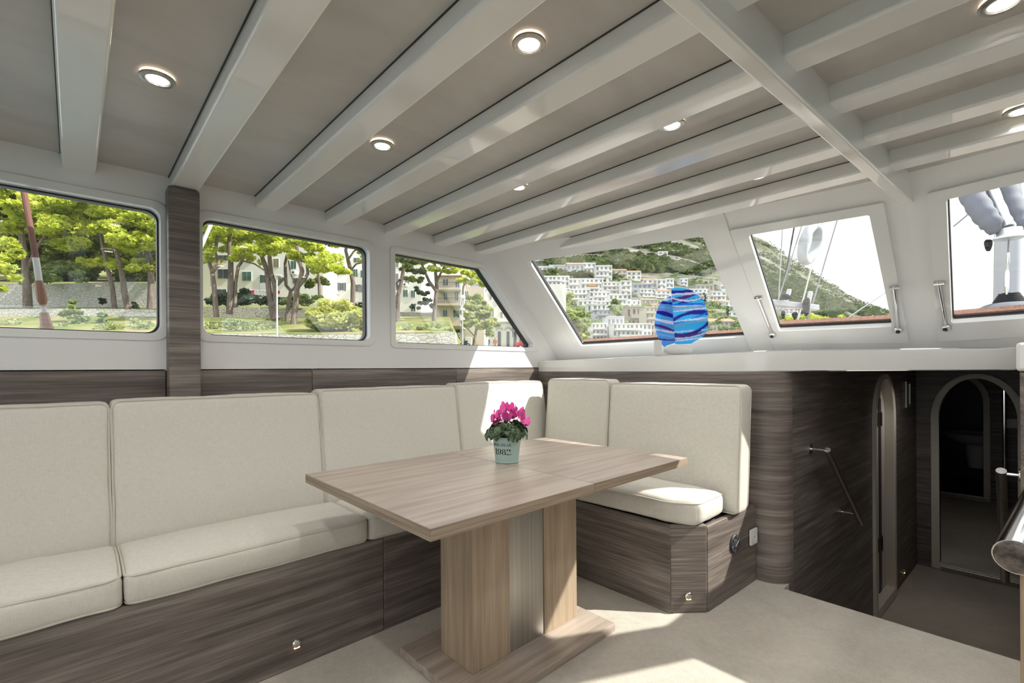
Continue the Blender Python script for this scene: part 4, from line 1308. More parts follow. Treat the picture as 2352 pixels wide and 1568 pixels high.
# deck cushions
def deck_cushion(p0, p1, d, th, lab, seed):
    A, B = W_(*p0, d), W_(*p1, d)
    L = (B - A).length
    dr = (B - A).normalized(); sd = Vector((-dr.y, dr.x, 0)).normalized()
    vs, fs = cushion_mesh((L, 1.0, th), min(0.05, th * 0.45), (0.02, 0.03, 0.02), seed, wr=0.012)
    mid = (A + B) / 2
    mb = MB().add([mid + dr * p[0] + sd * (p[1] + 0.5) + Up * p[2] for p in vs], fs)
    tag(obj('deck_cushion', mb, WCANVAS, smooth=70), lab, 'cushion')
deck_cushion((1903, 752), (2110, 744), 4.6, 0.10, 'long white sunbed cushion on deck outside the port hatch', 51)
deck_cushion((1740, 764), (1818, 764), 4.8, 0.07, 'white sunbed cushion end by the hatch corner', 52)
deck_cushion((2207, 740), (2420, 735), 4.4, 0.10, 'white sunbed cushion in front of the mast foot', 53)
deck_cushion((1683, 772), (1745, 768), 5.2, 0.10, 'white cushion edge beside the pilaster outside the windscreen', 54)
tag(obj('wiper_arm', MB().tube([W_(1668, 777, 3.35), W_(1712, 774, 3.35)], 0.008, 8), DARKPL), 'black wiper arm at the foot of the fixed windscreen pane', 'wiper')
# mast, furled sail and its tackle
D = 7.0
ma = thing('mast', 'white mast with a rope-wrapped foot seen through the second hatch', 'mast', W_(2314, 770, D))
obj('pole', MB().tube([W_(2311, 800, D), W_(2320, 250, D)], 0.145, 24), MASTP, ma)
obj('mast_collar', MB().lathe([(0.52, 0.0), (0.50, 0.05), (0.26, 0.20), (0.2, 0.22)], 28, Matrix.Translation(W_(2318, 732, D - 0.4))), CANVAS, ma, smooth=60)
rw = MB()
for k in range(7):
    rad = 0.18 - 0.014 * k
    cc = W_(2318, 701 - 4.2 * k, D - 0.4)
    rw.tube([cc + Vector((rad * math.cos(a), rad * math.sin(a), 0.004 * math.sin(a * 5))) for a in np.linspace(0, 2 * math.pi, 21)[:-1]], 0.017, 6, closed=True)
obj('rope_wrap', rw, ROPE, ma)
fs_ = thing('furled_sail', 'grey furled sail bags either side of an aluminium boom', 'sail', W_(2300, 545, 5.6))
Df = 5.6
def sausage(pts, rad, name, mt):
    P_ = [W_(x, y, Df + dz) for x, y, dz in pts]
    out, rr = [], []
    for i in range(len(P_) - 1):
        for t in np.linspace(0, 1, 7)[:-1]:
            out.append(P_[i].lerp(P_[i + 1], t))
            rr.append((rad[i] * (1 - t) + rad[i + 1] * t) * (1 + 0.06 * math.sin(9 * (i + t))))
    out.append(P_[-1]); rr.append(rad[-1])
    return obj(name, MB().tube(out, rr, 16), mt, fs_, smooth=80)
sausage([(2215, 400, 0.6), (2236, 455, 0.3), (2258, 490, 0.1), (2278, 515, 0.0), (2286, 536, 0)], [0.12, 0.12, 0.115, 0.10, 0.05], 'sail_bag', CANVAS)
sausage([(2300, 400, 0.6), (2318, 455, 0.3), (2334, 490, 0.1), (2344, 520, 0.0), (2346, 534, 0)], [0.12, 0.115, 0.11, 0.09, 0.05], 'sail_bag', CANVAS)
sausage([(2262, 390, 0.4), (2288, 455, 0.15), (2306, 500, 0.0), (2316, 522, -0.05)], [0.055, 0.055, 0.06, 0.07], 'boom_end', P('aluminium', (0.72, 0.73, 0.74, 1), 0.3, 0.7))
obj('sheave_cup', MB().lathe([(0.12, -0.02), (0.14, -0.015), (0.14, 0.0), (0.12, 0.03), (0.11, 0.10), (0.05, 0.12)], 24, Matrix.Translation(W_(2318, 545, Df - 0.05))), MATS['aluminium'], fs_)
tl = thing('turnbuckle', 'steel turnbuckle on a wire below the furled sail', 'rigging', W_(2312, 676, Df))
obj('wire', MB().tube([W_(2317, 552, Df), W_(2315, 600, Df)], 0.008, 8), WIRE, tl)
obj('screw', MB().tube([W_(2315, 580, Df), W_(2315, 604, Df), W_(2314, 606, Df), W_(2314, 622, Df)], [0.016, 0.018, 0.010, 0.010], 10), MATS['aluminium'], tl)
obj('body', MB().tube([W_(2314, 620, Df), W_(2313, 628, Df), W_(2312, 662, Df), W_(2312, 676, Df)], [0.012, 0.022, 0.022, 0.008], 10), CHROME, tl)
coil(2270, 563, 12, 22, 9, 'black rope coil hanging beside the furled sail end', d=Df)
coil(2222, 716, 14, 6, 9, 'black rope heap on the foredeck beside the mast foot', d=6.4)
# water all round
def water():
    mt, n, l, b = newmat('sea_water')
    b.inputs['Base Color'].default_value = (0.05, 0.12, 0.14, 1)
    b.inputs['Roughness'].default_value = 0.12
    bump(n, l, b, noise(n, l, coords(n, l, (0.6, 0.6, 0.6)), 1.0, 4, 0.5), 0.4, 0.2)
    return mt
struct(obj('sea', MB().box(-900, 900, -1500, 14, -2.6, -1.9), water(), smooth=0), 'calm harbour water around the boat')
# ------------------------------------------------------------------ the shore: ground, trees, houses, town, mountain
def leafm(name, c0, c1, c2, scale, trans=0.35):
    mt, n, l, b = newmat(name)
    geo = n.new('ShaderNodeNewGeometry')
    f = noise(n, l, geo.outputs['Position'], scale, 3, 0.6)
    cr_ = ramp(n, [(0.32, c0), (0.5, c1), (0.68, c2)])
    l.new(f, cr_.inputs[0])
    l.new(cr_.outputs[0], b.inputs['Base Color'])
    b.inputs['Roughness'].default_value = 0.7
    b.inputs['Specular IOR Level'].default_value = 0.2
    tr = n.new('ShaderNodeBsdfTranslucent'); l.new(cr_.outputs[0], tr.inputs['Color'])
    mx = n.new('ShaderNodeMixShader'); mx.inputs[0].default_value = trans
    l.new(b.outputs[0], mx.inputs[1]); l.new(tr.outputs[0], mx.inputs[2])
    l.new(mx.outputs[0], n['Material Output'].inputs['Surface'])
    return mt
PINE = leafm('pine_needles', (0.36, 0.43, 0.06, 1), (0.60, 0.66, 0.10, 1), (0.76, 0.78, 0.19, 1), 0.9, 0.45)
PINED = leafm('shaded_pine_needles', (0.07, 0.11, 0.03, 1), (0.16, 0.21, 0.05, 1), (0.27, 0.32, 0.08, 1), 0.9)  # darker copy of the pine needles, shade put into its colour
BUSHY = leafm('yellow_green_leaves', (0.36, 0.40, 0.10, 1), (0.58, 0.60, 0.20, 1), (0.76, 0.75, 0.34, 1), 1.4, 0.45)
BUSHG = leafm('mid_green_leaves', (0.11, 0.17, 0.06, 1), (0.23, 0.31, 0.11, 1), (0.40, 0.46, 0.20, 1), 1.2)
HEDGE = leafm('dark_hedge_leaves', (0.02, 0.045, 0.025, 1), (0.05, 0.09, 0.045, 1), (0.11, 0.16, 0.09, 1), 1.5)
POPLAR = leafm('grey_green_leaves', (0.24, 0.30, 0.13, 1), (0.42, 0.48, 0.22, 1), (0.60, 0.63, 0.34, 1), 0.8, 0.45)
BARK = wood('pine_bark', (0.07, 0.05, 0.04, 1), (0.17, 0.13, 0.11, 1), (0.28, 0.23, 0.20, 1), 2, 0.9, 8.0, 0.6)

def cards(cent, size, tri=False, flat=0.5):
    """small leaf blades at the given points"""
    n = len(cent)
    a = rng.normal(size=(n, 3)); a[:, 2] *= flat
    a /= np.linalg.norm(a, axis=1)[:, None]
    b = rng.normal(size=(n, 3)); b -= a * (a * b).sum(1)[:, None]
    b /= np.linalg.norm(b, axis=1)[:, None]
    s = size * rng.uniform(0.6, 1.4, size=(n, 1))
    v = np.empty((n, 4, 3))
    v[:, 0] = cent - a * s; v[:, 1] = cent + b * s * 0.45; v[:, 2] = cent + a * s; v[:, 3] = cent - b * s * 0.45
    return v.reshape(-1, 3)
def ellipsoid_points(c, rx, ry, rz, n, hollow=0.55):
    d = rng.normal(size=(n, 3)); d /= np.linalg.norm(d, axis=1)[:, None]
    r = hollow + (1 - hollow) * rng.random((n, 1)) ** 0.5
    d = d * r
    return np.array(c) + d[:, :1] * R2 * rx + d[:, 1:2] * _F * rz + d[:, 2:] * _U * ry
def foliage(name, pts_list, size, mat, parent, flat=0.5):
    cent = np.concatenate(pts_list)
    v = cards(cent, size, flat=flat)
    me = bpy.data.meshes.new(name)
    org = np.array([v[:, 0].mean(), v[:, 1].mean(), v[:, 2].min()])
    n = len(cent)
    me.vertices.add(len(v)); me.vertices.foreach_set('co', (v - org).ravel())
    me.loops.add(4 * n); me.loops.foreach_set('vertex_index', np.arange(4 * n))
    me.polygons.add(n); me.polygons.foreach_set('loop_start', np.arange(0, 4 * n, 4)); me.polygons.foreach_set('loop_total', np.full(n, 4))
    me.update()
    me.materials.append(mat)
    o = link(bpy.data.objects.new(name, me), parent, org)
    if parent is None: pass
    return o
def px2m(d): return d / FPX
def tree(name, lab, d, trunks, clumps, mat, dens=150, size=0.16, group=None, depth_var=1.2, bark=None, flat=0.5, cat='tree'):
    base = trunks[0][0][0] if trunks else (clumps[0][0], clumps[0][1] + clumps[0][3])
    t = thing(name, lab, cat, at(base[0], base[1], d), group)
    if trunks:
        mb = MB()
        for path, r0, r1 in trunks:
            n = len(path)
            P_ = [W_(x, y, d + (0.15 * math.sin(i * 2.0 + x) if i else 0)) for i, (x, y) in enumerate(path)]
            mb.tube(P_, [(r0 + (r1 - r0) * i / (n - 1)) * px2m(d) for i in range(n)], 8)
        obj('trunk', mb, bark or BARK, t, smooth=80)
    pl = []
    for cl in clumps:
        x, y, rx, ry = cl[:4]
        dz = rng.uniform(-1, 1) * depth_var
        k = px2m(d)
        sub = max(3, int(rx * ry / 60))
        for q in range(sub):       # break each mass into tufts
            u, w_ = rng.uniform(-1, 1, 2)
            if u * u + w_ * w_ > 1: u, w_ = u * .6, w_ * .6
            c = at(x + u * rx * .75, y + w_ * ry * .7, d + dz + rng.uniform(-.8, .8) * rx * k)
            rr = rx * k * rng.uniform(.28, .45)
            pl.append(ellipsoid_points(c, rr, rr * 0.6, rr, dens // 2))
    foliage('foliage', pl, size, mat, t, flat)
    return t

# ---- ground
def ground_mat(name, cols, scale, rock=None, bumpd=0.3):
    mt, n, l, b = newmat(name)
    geo = n.new('ShaderNodeNewGeometry')
    f = noise(n, l, geo.outputs['Position'], scale, 7, 0.65, 0.3)
    cr_ = ramp(n, cols)
    l.new(f, cr_.inputs[0]); l.new(cr_.outputs[0], b.inputs['Base Color'])
    b.inputs['Roughness'].default_value = 0.95
    b.inputs['Specular IOR Level'].default_value = 0.1
    bump(n, l, b, f, 0.8, bumpd)
    return mt
GRASS = ground_mat('dry_grass_bank', [(0.3, (0.08, 0.12, 0.03, 1)), (0.48, (0.20, 0.23, 0.075, 1)), (0.6, (0.30, 0.25, 0.14, 1)), (0.75, (0.40, 0.35, 0.27, 1))], 0.45)
def interp_rows(tbl, d):
    return float(np.interp(d, [a for a, b in tbl], [b for a, b in tbl]))
RA = [(9, 1010), (14, 880), (19, 800), (21.4, 790), (21.6, 766), (25, 748), (29.5, 730), (30.0, 712), (33.2, 706), (33.6, 652), (45, 640), (70, 610), (110, 560)]
RB = [(9, 1010), (14, 880), (19, 810), (21.4, 800), (21.6, 766), (26, 752), (30, 742), (35.5, 736), (36.0, 708), (42, 705), (60, 690), (110, 640)]
RC = [(9, 1010), (14, 900), (19, 850), (21.4, 810), (21.6, 763), (26, 745), (32, 736), (38, 730), (45, 724), (60, 715), (110, 690)]
RD = [(9, 1010), (14, 900), (25, 850), (45, 812), (60, 806), (80, 800), (110, 790)]
def port_row(px_, d):
    a, b, c, e = (interp_rows(t, d) for t in (RA, RB, RC, RD))
    k = np.interp(px_, [400, 450, 860, 900, 1045, 1060], [0, 1, 1, 2, 2, 3])
    v = [a, b, c, e]
    i = int(min(2, math.floor(k))); t = k - i
    return v[i] * (1 - t) + v[i + 1] * t
def terrain(name, pxs, ds, rowf, mat, lab, jag=0.0):
    mb = MB()
    nx, nd = len(pxs), len(ds)
    for d in ds:
        for x in pxs:
            p = at(x, rowf(x, d), d)
            if jag:
                p = p + np.array([0, 0, 1]) * jag * px2m(d) * min(1.0, max(0.0, (d - 300) / 500)) * (mnoise.fractal(Vector((p[0] * 0.01, p[1] * 0.01, 0)), 1.0, 2.0, 5))
            mb.v.append(tuple(p))
    for i in range(nd - 1):
        for j in range(nx - 1):
            a = i * nx + j
            mb.f.append((a, a + 1, a + nx + 1, a + nx)); mb.mi.append(0)
    o = obj(name, mb, mat, smooth=60)
    return struct(o, lab)
dsP = [9, 11, 14, 17, 19, 21.4, 21.6, 23, 25, 27, 29.5, 30.0, 32, 33.2, 33.6, 35.5, 36.0, 39, 42, 45, 52, 60, 70, 85, 110]
terrain('shore_bank', list(np.arange(-420, 1420, 22)), dsP, port_row, GRASS, 'grassy terraced bank behind the quay')
def R_of(x):
    return float(np.interp(x, [1000, 1200, 1400, 1560, 1640, 1700, 1725, 1760, 1800, 1850, 1900, 1960, 2045, 2200, 2400, 2700], [470, 440, 430, 470, 500, 530, 541, 556, 580, 612, 648, 682, 716, 750, 790, 830]))
def hill_row(x, d):
    base = float(np.interp(x, [1100, 1700, 1800, 2400], [806, 792, 768, 836]))
    g_ = math.log(max(d, 120) / 120.0) / math.log(20.0)
    if d < 120: return base + (120 - d) * 0.6
    if d > 2400: return R_of(x) + (d - 2400) * 0.06
    if x > 1700:
        g_ = g_ ** (1 + 0.6 * min(1, (x - 1700) / 150))
    return base + (R_of(x) - base) * g_
def mountain_mat():
    mt, n, l, b = newmat('mountain_scrub')
    geo = n.new('ShaderNodeNewGeometry')
    f = noise(n, l, geo.outputs['Position'], 0.022, 8, 0.68, 0.4)
    g_ = noise(n, l, geo.outputs['Position'], 0.0035, 5, 0.6, 0.5)
    s = math_(n, l, 'ADD', math_(n, l, 'MULTIPLY', f, 0.6), math_(n, l, 'MULTIPLY', g_, 0.4))
    cr_ = ramp(n, [(0.36, (0.035, 0.05, 0.022, 1)), (0.44, (0.08, 0.10, 0.045, 1)), (0.49, (0.14, 0.14, 0.10, 1)), (0.54, (0.19, 0.19, 0.185, 1)), (0.66, (0.29, 0.29, 0.29, 1))])
    l.new(s, cr_.inputs[0]); l.new(cr_.outputs[0], b.inputs['Base Color'])
    b.inputs['Roughness'].default_value = 0.95
    b.inputs['Specular IOR Level'].default_value = 0.1
    bump(n, l, b, f, 1.0, 6.0)
    return mt
dsH = [60, 80, 100, 120] + list(np.geomspace(130, 2400, 80)) + [2520, 2800, 3600]
terrain('mountain', list(np.arange(1080, 2700, 11)), dsH, hill_row, mountain_mat(), 'scrub and limestone mountain behind the town', jag=7.0)

def dep_at(x, row):
    lo, hi = 120.0, 2400.0
    for _ in range(40):
        md = math.sqrt(lo * hi)
        if hill_row(x, md) > row: lo = md
        else: hi = md
    return lo
# ---- retaining walls
def stonem(name, c0, c1, c2, sx, sz):
    mt, n, l, b = newmat(name)
    v = coords(n, l, (sx, sx, sz))
    vo = n.new('ShaderNodeTexVoronoi'); vo.feature = 'DISTANCE_TO_EDGE'; vo.inputs['Scale'].default_value = 1.0
    l.new(v, vo.inputs['Vector'])
    vc = n.new('ShaderNodeTexVoronoi'); vc.inputs['Scale'].default_value = 1.0
    l.new(v, vc.inputs['Vector'])
    r1 = ramp(n, [(0.0, c0), (0.06, c1)])
    l.new(vo.outputs['Distance'], r1.inputs[0])
    c_ = mixc(n, l, math_(n, l, 'MULTIPLY', vc.outputs['Color'], 0.5), r1.outputs[0], c2)
    l.new(c_, b.inputs['Base Color'])
    b.inputs['Roughness'].default_value = 0.95
    r2_ = ramp(n, [(0.0, (0, 0, 0, 1)), (0.12, (1, 1, 1, 1))])
    l.new(vo.outputs['Distance'], r2_.inputs[0])
    bump(n, l, b, r2_.outputs[0], 0.6, 0.05)
    return mt
STW = stonem('pale_rubble_stone', (0.30, 0.29, 0.26, 1), (0.58, 0.56, 0.51, 1), (0.68, 0.66, 0.62, 1), 3.2, 5.5)
STG = stonem('grey_rubble_stone', (0.16, 0.15, 0.14, 1), (0.42, 0.40, 0.37, 1), (0.52, 0.50, 0.46, 1), 3.6, 5.5)
def stone_wall(path, d, th, mat, lab):
    """path: list of (px, row_top, row_bottom)"""
    mb = MB()
    for (x0, t0, b0), (x1, t1, b1) in zip(path[:-1], path[1:]):
        f0, f1, g0, g1 = W_(x0, b0, d), W_(x1, b1, d), W_(x0, t0, d), W_(x1, t1, d)
        o_ = Vector(_F) * th
        mb.hexa([f0, f1, f1 + o_, f0 + o_, g0, g1, g1 + o_, g0 + o_])
    return tag(obj('stone_wall', merged(mb), mat, smooth=20), lab, 'wall')
stone_wall([(-300, 655, 725), (120, 652, 715), (250, 648, 712), (420, 650, 712)], 33.2, 0.5, STW, 'tall pale stone retaining wall behind the pine trunks, past the shroud')
stone_wall([(-300, 712, 740), (200, 708, 736), (420, 712, 738)], 29.6, 0.4, STW, 'low stone ledge in front of the tall retaining wall')
stone_wall([(430, 704, 742), (560, 704, 742), (690, 712, 745), (770, 708, 745), (880, 716, 742)], 35.6, 0.5, STG, 'rubble stone wall under the dark hedge')
stone_wall([(380, 764, 830), (640, 768, 830), (890, 768, 830), (1046, 763, 830)], 21.4, 0.5, STW, 'sunlit white stone quay wall with a flat top')
stone_wall([(905, 716, 740), (1004, 718, 742)], 43.0, 0.4, STG, 'grey dry-stone wall below the white house')
# ---- pines
TR = {}
def rnd_clumps(x0, x1, y0, y1, n, rx=(26, 46), ry=(11, 19)):
    return [(rng.uniform(x0, x1), rng.uniform(y0, y1), rng.uniform(*rx), rng.uniform(*ry)) for _ in range(n)]
tree('pine_tree', 'pine tree behind the shroud with a thick dark trunk', 30.5, [([(65, 730), (62, 660), (58, 600), (48, 530), (40, 470)], 9, 4), ([(60, 620), (90, 560), (120, 520)], 4, 2)], rnd_clumps(-60, 120, 395, 540, 26), PINE)
tree('pine_tree', 'low bright pine boughs aft of the shroud', 27.0, [([(-60, 760), (-55, 640), (-30, 600)], 8, 4)], [(10, 560, 34, 16), (25, 590, 30, 14), (5, 615, 34, 14), (30, 640, 22, 10), (-10, 660, 26, 10), (40, 580, 18, 9)], PINE)
tree('pine_tree', 'pine tree with two slim grey trunks over the stone ledge', 31.0, [([(265, 722), (258, 660), (246, 612), (235, 560), (225, 500)], 5.5, 3), ([(300, 742), (286, 670), (278, 615), (262, 560), (240, 515)], 7, 3)], rnd_clumps(120, 320, 405, 560, 36) + [(210, 600, 34, 10), (260, 606, 36, 10), (300, 612, 30, 9)], PINE)
tree('pine_tree', 'pine tree beside the wood-clad pillar with a straight trunk', 31.8, [([(346, 722), (348, 660), (345, 600), (330, 550), (335, 480)], 8, 4)], rnd_clumps(290, 430, 430, 570, 22) + [(330, 600, 30, 10), (350, 615, 24, 9), (380, 600, 26, 10)], PINE)
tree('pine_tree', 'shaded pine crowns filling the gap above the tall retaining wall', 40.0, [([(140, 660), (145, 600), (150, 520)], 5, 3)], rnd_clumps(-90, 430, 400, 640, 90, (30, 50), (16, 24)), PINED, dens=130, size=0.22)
tree('pine_tree', 'densest pine crowns at the back, high above the tall retaining wall', 46.0, [([(200, 640), (205, 560), (200, 480)], 4, 2)], rnd_clumps(-110, 440, 385, 560, 90, (34, 54), (18, 26)), PINE, dens=130, size=0.26)
tree('ivy_bank', 'ivy hanging over the top of the tall retaining wall', 32.0, [], [(130, 610, 30, 18), (110, 635, 34, 14), (175, 620, 24, 20), (185, 640, 20, 10), (60, 640, 30, 12)], BUSHG, dens=120, size=0.14, cat='plant', depth_var=0.2)
tree('pine_tree', 'pine tree with a forked trunk just forward of the wood-clad pillar', 29.0, [([(497, 728), (492, 660), (487, 622), (478, 598), (474, 560)], 6, 3), ([(487, 624), (500, 609), (502, 598), (494, 580), (500, 540)], 5, 3)], [(490, 515, 34, 14), (520, 508, 36, 12), (500, 540, 40, 16), (480, 575, 28, 12), (475, 597, 22, 9), (465, 545, 26, 14), (500, 598, 14, 7)], PINE)
tree('pine_tree', 'pine tree with a straight reddish trunk before the white flats', 29.6, [([(527, 722), (530, 650), (530, 600), (526, 560), (530, 520)], 7, 4), ([(540, 706), (541, 650), (547, 612), (556, 600), (558, 585)], 4, 3), ([(556, 598), (585, 606), (612, 624)], 2.2, 1.5)], [(545, 520, 36, 14), (560, 545, 36, 16), (535, 560, 36, 15), (565, 572, 34, 14), (548, 590, 26, 9), (575, 590, 22, 8), (525, 575, 24, 12)], PINE)
tree('pine_tree', 'pine tree with two crossing trunks next to the lamp post', 30.2, [([(632, 735), (627, 722), (618, 670), (613, 620), (604, 596), (596, 570)], 7.5, 4), ([(636, 732), (634, 720), (631, 655), (622, 625), (619, 590), (622, 550)], 6.5, 4), ([(634, 655), (644, 645), (651, 640)], 5, 4)], [(600, 535, 34, 13), (630, 525, 36, 12), (650, 545, 36, 14), (615, 555, 40, 15), (645, 568, 34, 13), (610, 578, 26, 10), (600, 604, 11, 5), (660, 520, 24, 10)], PINE)
tree('pine_tree', 'pine tree with a slender wishbone trunk between lamp post and bush', 30.8, [([(658, 738), (664, 690), (668, 668), (657, 655), (655, 605), (659, 586), (665, 560)], 5, 2.5), ([(667, 670), (677, 660), (680, 640)], 3.5, 2)], [(668, 555, 30, 12), (650, 575, 26, 10), (690, 540, 30, 12)], PINE)
tree('pine_tree', 'pine tree with a leaning pale trunk behind the round yellow bush', 29.2, [([(673, 748), (679, 700), (682, 664), (690, 642), (694, 622), (688, 600), (680, 560)], 7, 4), ([(683, 660), (700, 642), (707, 628), (705, 610)], 4.5, 3), ([(681, 662), (668, 630), (662, 598)], 2.2, 1.6)], [(690, 560, 34, 15), (700, 590, 30, 13), (680, 585, 26, 11), (730, 570, 34, 12), (735, 595, 38, 15), (755, 612, 40, 14), (725, 615, 34, 10), (780, 625, 26, 8), (760, 585, 34, 12)], PINE)
tree('pine_tree', 'pine tree with a branching pale trunk beside the forward edge of the second window', 31.4, [([(810, 700), (811, 650), (806, 622), (800, 600), (794, 575), (800, 545)], 6, 3), ([(811, 645), (809, 617), (818, 606), (836, 602)], 3, 1.5), ([(798, 598), (812, 578), (830, 562)], 2.5, 1.5)], [(815, 555, 34, 12), (840, 575, 28, 13), (845, 595, 22, 11), (790, 545, 34, 12), (860, 560, 30, 14), (770, 555, 30, 10)], PINE)
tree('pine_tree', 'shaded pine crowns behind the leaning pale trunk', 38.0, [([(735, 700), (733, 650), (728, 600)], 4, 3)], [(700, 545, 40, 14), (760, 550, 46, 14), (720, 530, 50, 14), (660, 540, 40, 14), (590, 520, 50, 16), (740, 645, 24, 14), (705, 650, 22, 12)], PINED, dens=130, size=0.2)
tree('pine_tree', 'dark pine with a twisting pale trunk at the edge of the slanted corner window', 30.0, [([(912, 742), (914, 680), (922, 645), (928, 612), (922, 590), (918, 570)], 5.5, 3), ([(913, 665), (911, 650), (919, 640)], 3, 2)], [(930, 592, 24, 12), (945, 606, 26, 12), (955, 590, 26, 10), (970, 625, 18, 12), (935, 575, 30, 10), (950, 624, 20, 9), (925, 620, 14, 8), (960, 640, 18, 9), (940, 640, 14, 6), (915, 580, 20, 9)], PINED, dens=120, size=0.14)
tree('pine_tree', 'pine tree with a long arching bough in the slanted corner window', 31.5, [([(996, 742), (1000, 690), (1003, 662), (1001, 632), (998, 604), (1000, 585)], 5, 3), ([(1003, 670), (985, 645), (971, 612), (968, 592), (952, 583)], 4, 2), ([(1001, 652), (1012, 628), (1020, 612)], 3, 2)], [(985, 594, 24, 10), (1005, 600, 28, 11), (1030, 604, 28, 11), (1000, 618, 22, 8), (1020, 590, 30, 10), (1045, 612, 22, 9), (970, 600, 18, 8), (1055, 600, 26, 9), (1010, 578, 34, 10), (1060, 590, 30, 10), (1035, 622, 16, 7)], PINE, size=0.16)
tree('pine_tree', 'round bright pine crown beside the red roof', 38.0, [([(1062, 700), (1064, 660), (1070, 640)], 3, 2)], [(1075, 624, 22, 12), (1092, 632, 22, 12), (1062, 642, 20, 9), (1085, 648, 22, 9), (1100, 645, 14, 8), (1105, 655, 12, 6), (1070, 608, 26, 10), (1100, 618, 18, 10)], PINE, dens=170, size=0.16)
tree('shrub', 'tall dark ivy thicket between the white and the beige house', 36.0, [], [(962, 660, 14, 18), (972, 690, 18, 22), (985, 665, 10, 20), (988, 700, 14, 16), (955, 705, 14, 10)], HEDGE, dens=130, size=0.13, cat='shrub')
# ---- bushes and broadleaf trees
tree('bush', 'large round yellow-green bush over the quay wall', 24.0, [([(768, 790), (770, 760), (762, 745)], 2.2, 1.2), ([(770, 765), (782, 752)], 1.8, 1)], [(770, 705, 46, 20), (740, 725, 40, 18), (800, 722, 42, 20), (770, 735, 50, 16), (735, 745, 32, 10), (825, 745, 26, 20), (800, 765, 34, 10), (845, 755, 18, 18), (720, 740, 20, 12)], BUSHY, dens=200, size=0.13, cat='bush', depth_var=0.5)
tree('broadleaf_tree', 'loose green and gold tree standing on the quay', 27.0, [([(1084, 815), (1090, 780), (1096, 745), (1100, 720)], 3.8, 2), ([(1092, 775), (1075, 755), (1064, 748)], 1.4, 0.8)], [(1085, 678, 18, 14), (1100, 692, 24, 14), (1080, 702, 20, 12), (1110, 712, 28, 14), (1092, 725, 34, 14), (1128, 728, 22, 14), (1080, 742, 26, 10), (1115, 745, 30, 12), (1135, 745, 16, 12), (1120, 765, 18, 8), (1060, 720, 12, 8)], leafm('gold_green_leaves', (0.24, 0.29, 0.09, 1), (0.44, 0.48, 0.18, 1), (0.64, 0.62, 0.28, 1), 0.9, 0.45), dens=230, size=0.13, cat='tree')
tree('hedge', 'dark clipped hedge on top of the rubble wall', 38.2, [], [(490, 688, 30, 16), (530, 688, 30, 16), (570, 688, 32, 16), (610, 690, 30, 15), (640, 692, 26, 14), (670, 690, 24, 18), (555, 672, 24, 9)], HEDGE, dens=150, size=0.16, cat='hedge')
tree('shrub', 'leafy shrub by the wishbone pine trunk', 34.5, [], [(690, 690, 28, 22), (715, 685, 24, 18), (655, 690, 14, 18), (740, 690, 18, 12)], BUSHG, dens=130, size=0.14, cat='shrub')
tree('shrub', 'dark shrub under the flats behind the straight pale trunk', 40.0, [], [(830, 700, 26, 12), (860, 705, 26, 10)], HEDGE, dens=120, size=0.16, cat='shrub')
tree('shrub', 'small bushy shrub on the grass before the stone ledge', 26.5, [([(172, 752), (172, 730)], 2, 1)], [(170, 700, 14, 14), (165, 720, 28, 16), (185, 735, 30, 12), (225, 730, 24, 12)], BUSHG, dens=130, size=0.12, cat='shrub')
tree('shrub', 'low scrubby plants along the bank past the shroud', 24.0, [], [(20, 745, 40, 10), (240, 752, 40, 10), (330, 748, 34, 9), (130, 755, 40, 8), (300, 740, 24, 7)], leafm('pale_scrub_leaves', (0.16, 0.22, 0.09, 1), (0.30, 0.36, 0.16, 1), (0.45, 0.48, 0.26, 1), 1.2), dens=70, size=0.10, cat='shrub')
tree('shrub', 'low scrubby plants on the bank beneath the hedge', 24.5, [], [(490, 750, 34, 8), (540, 745, 40, 9), (590, 747, 34, 9), (625, 750, 24, 7), (560, 756, 44, 6)], MATS['pale_scrub_leaves'], dens=70, size=0.10, cat='shrub')
tree('shrub', 'scrub spilling over the quay wall in the slanted corner window', 22.9, [], [(925, 752, 26, 7), (960, 754, 28, 6), (990, 750, 26, 7), (940, 764, 10, 6), (1030, 757, 18, 4)], MATS['pale_scrub_leaves'], dens=70, size=0.09, cat='shrub', depth_var=0.2)
for x_, y_, lab in ((235, 690, 'cone-shaped evergreen bush against the tall retaining wall'), (312, 702, 'second cone-shaped evergreen bush by the straight pine trunk')):
    tree('bush', lab, 32.2, [], [(x_, y_, 8, 12), (x_, y_ - 5, 6, 8)], HEDGE, dens=110, size=0.12, cat='bush', depth_var=0.1)

# ---- houses
WALLW = paint('white_render', (0.74, 0.73, 0.70, 1), 0.9)
WALLC = paint('cream_render', (0.55, 0.50, 0.40, 1), 0.9)
WALLB = paint('stained_beige_render', (0.42, 0.37, 0.31, 1), 0.95, 0.2)
WALLG = paint('pale_grey_render', (0.48, 0.49, 0.51, 1), 0.9)
GREEN = P('green_shutter', srgb(60, 92, 84), 0.6)
GREY = P('grey_shutter', srgb(108, 116, 118), 0.6)
BROWNS = P('olive_shutter', srgb(120, 112, 84), 0.6)
PANE = P('dark_window_pane', (0.06, 0.075, 0.09, 1), 0.15)
TILE = ground_mat('red_roof_tiles', [(0.3, (0.42, 0.17, 0.11, 1)), (0.6, (0.58, 0.29, 0.20, 1)), (0.8, (0.66, 0.42, 0.32, 1))], 1.5, bumpd=0.05)
RAILM = P('iron_railing', (0.06, 0.06, 0.065, 1), 0.5)
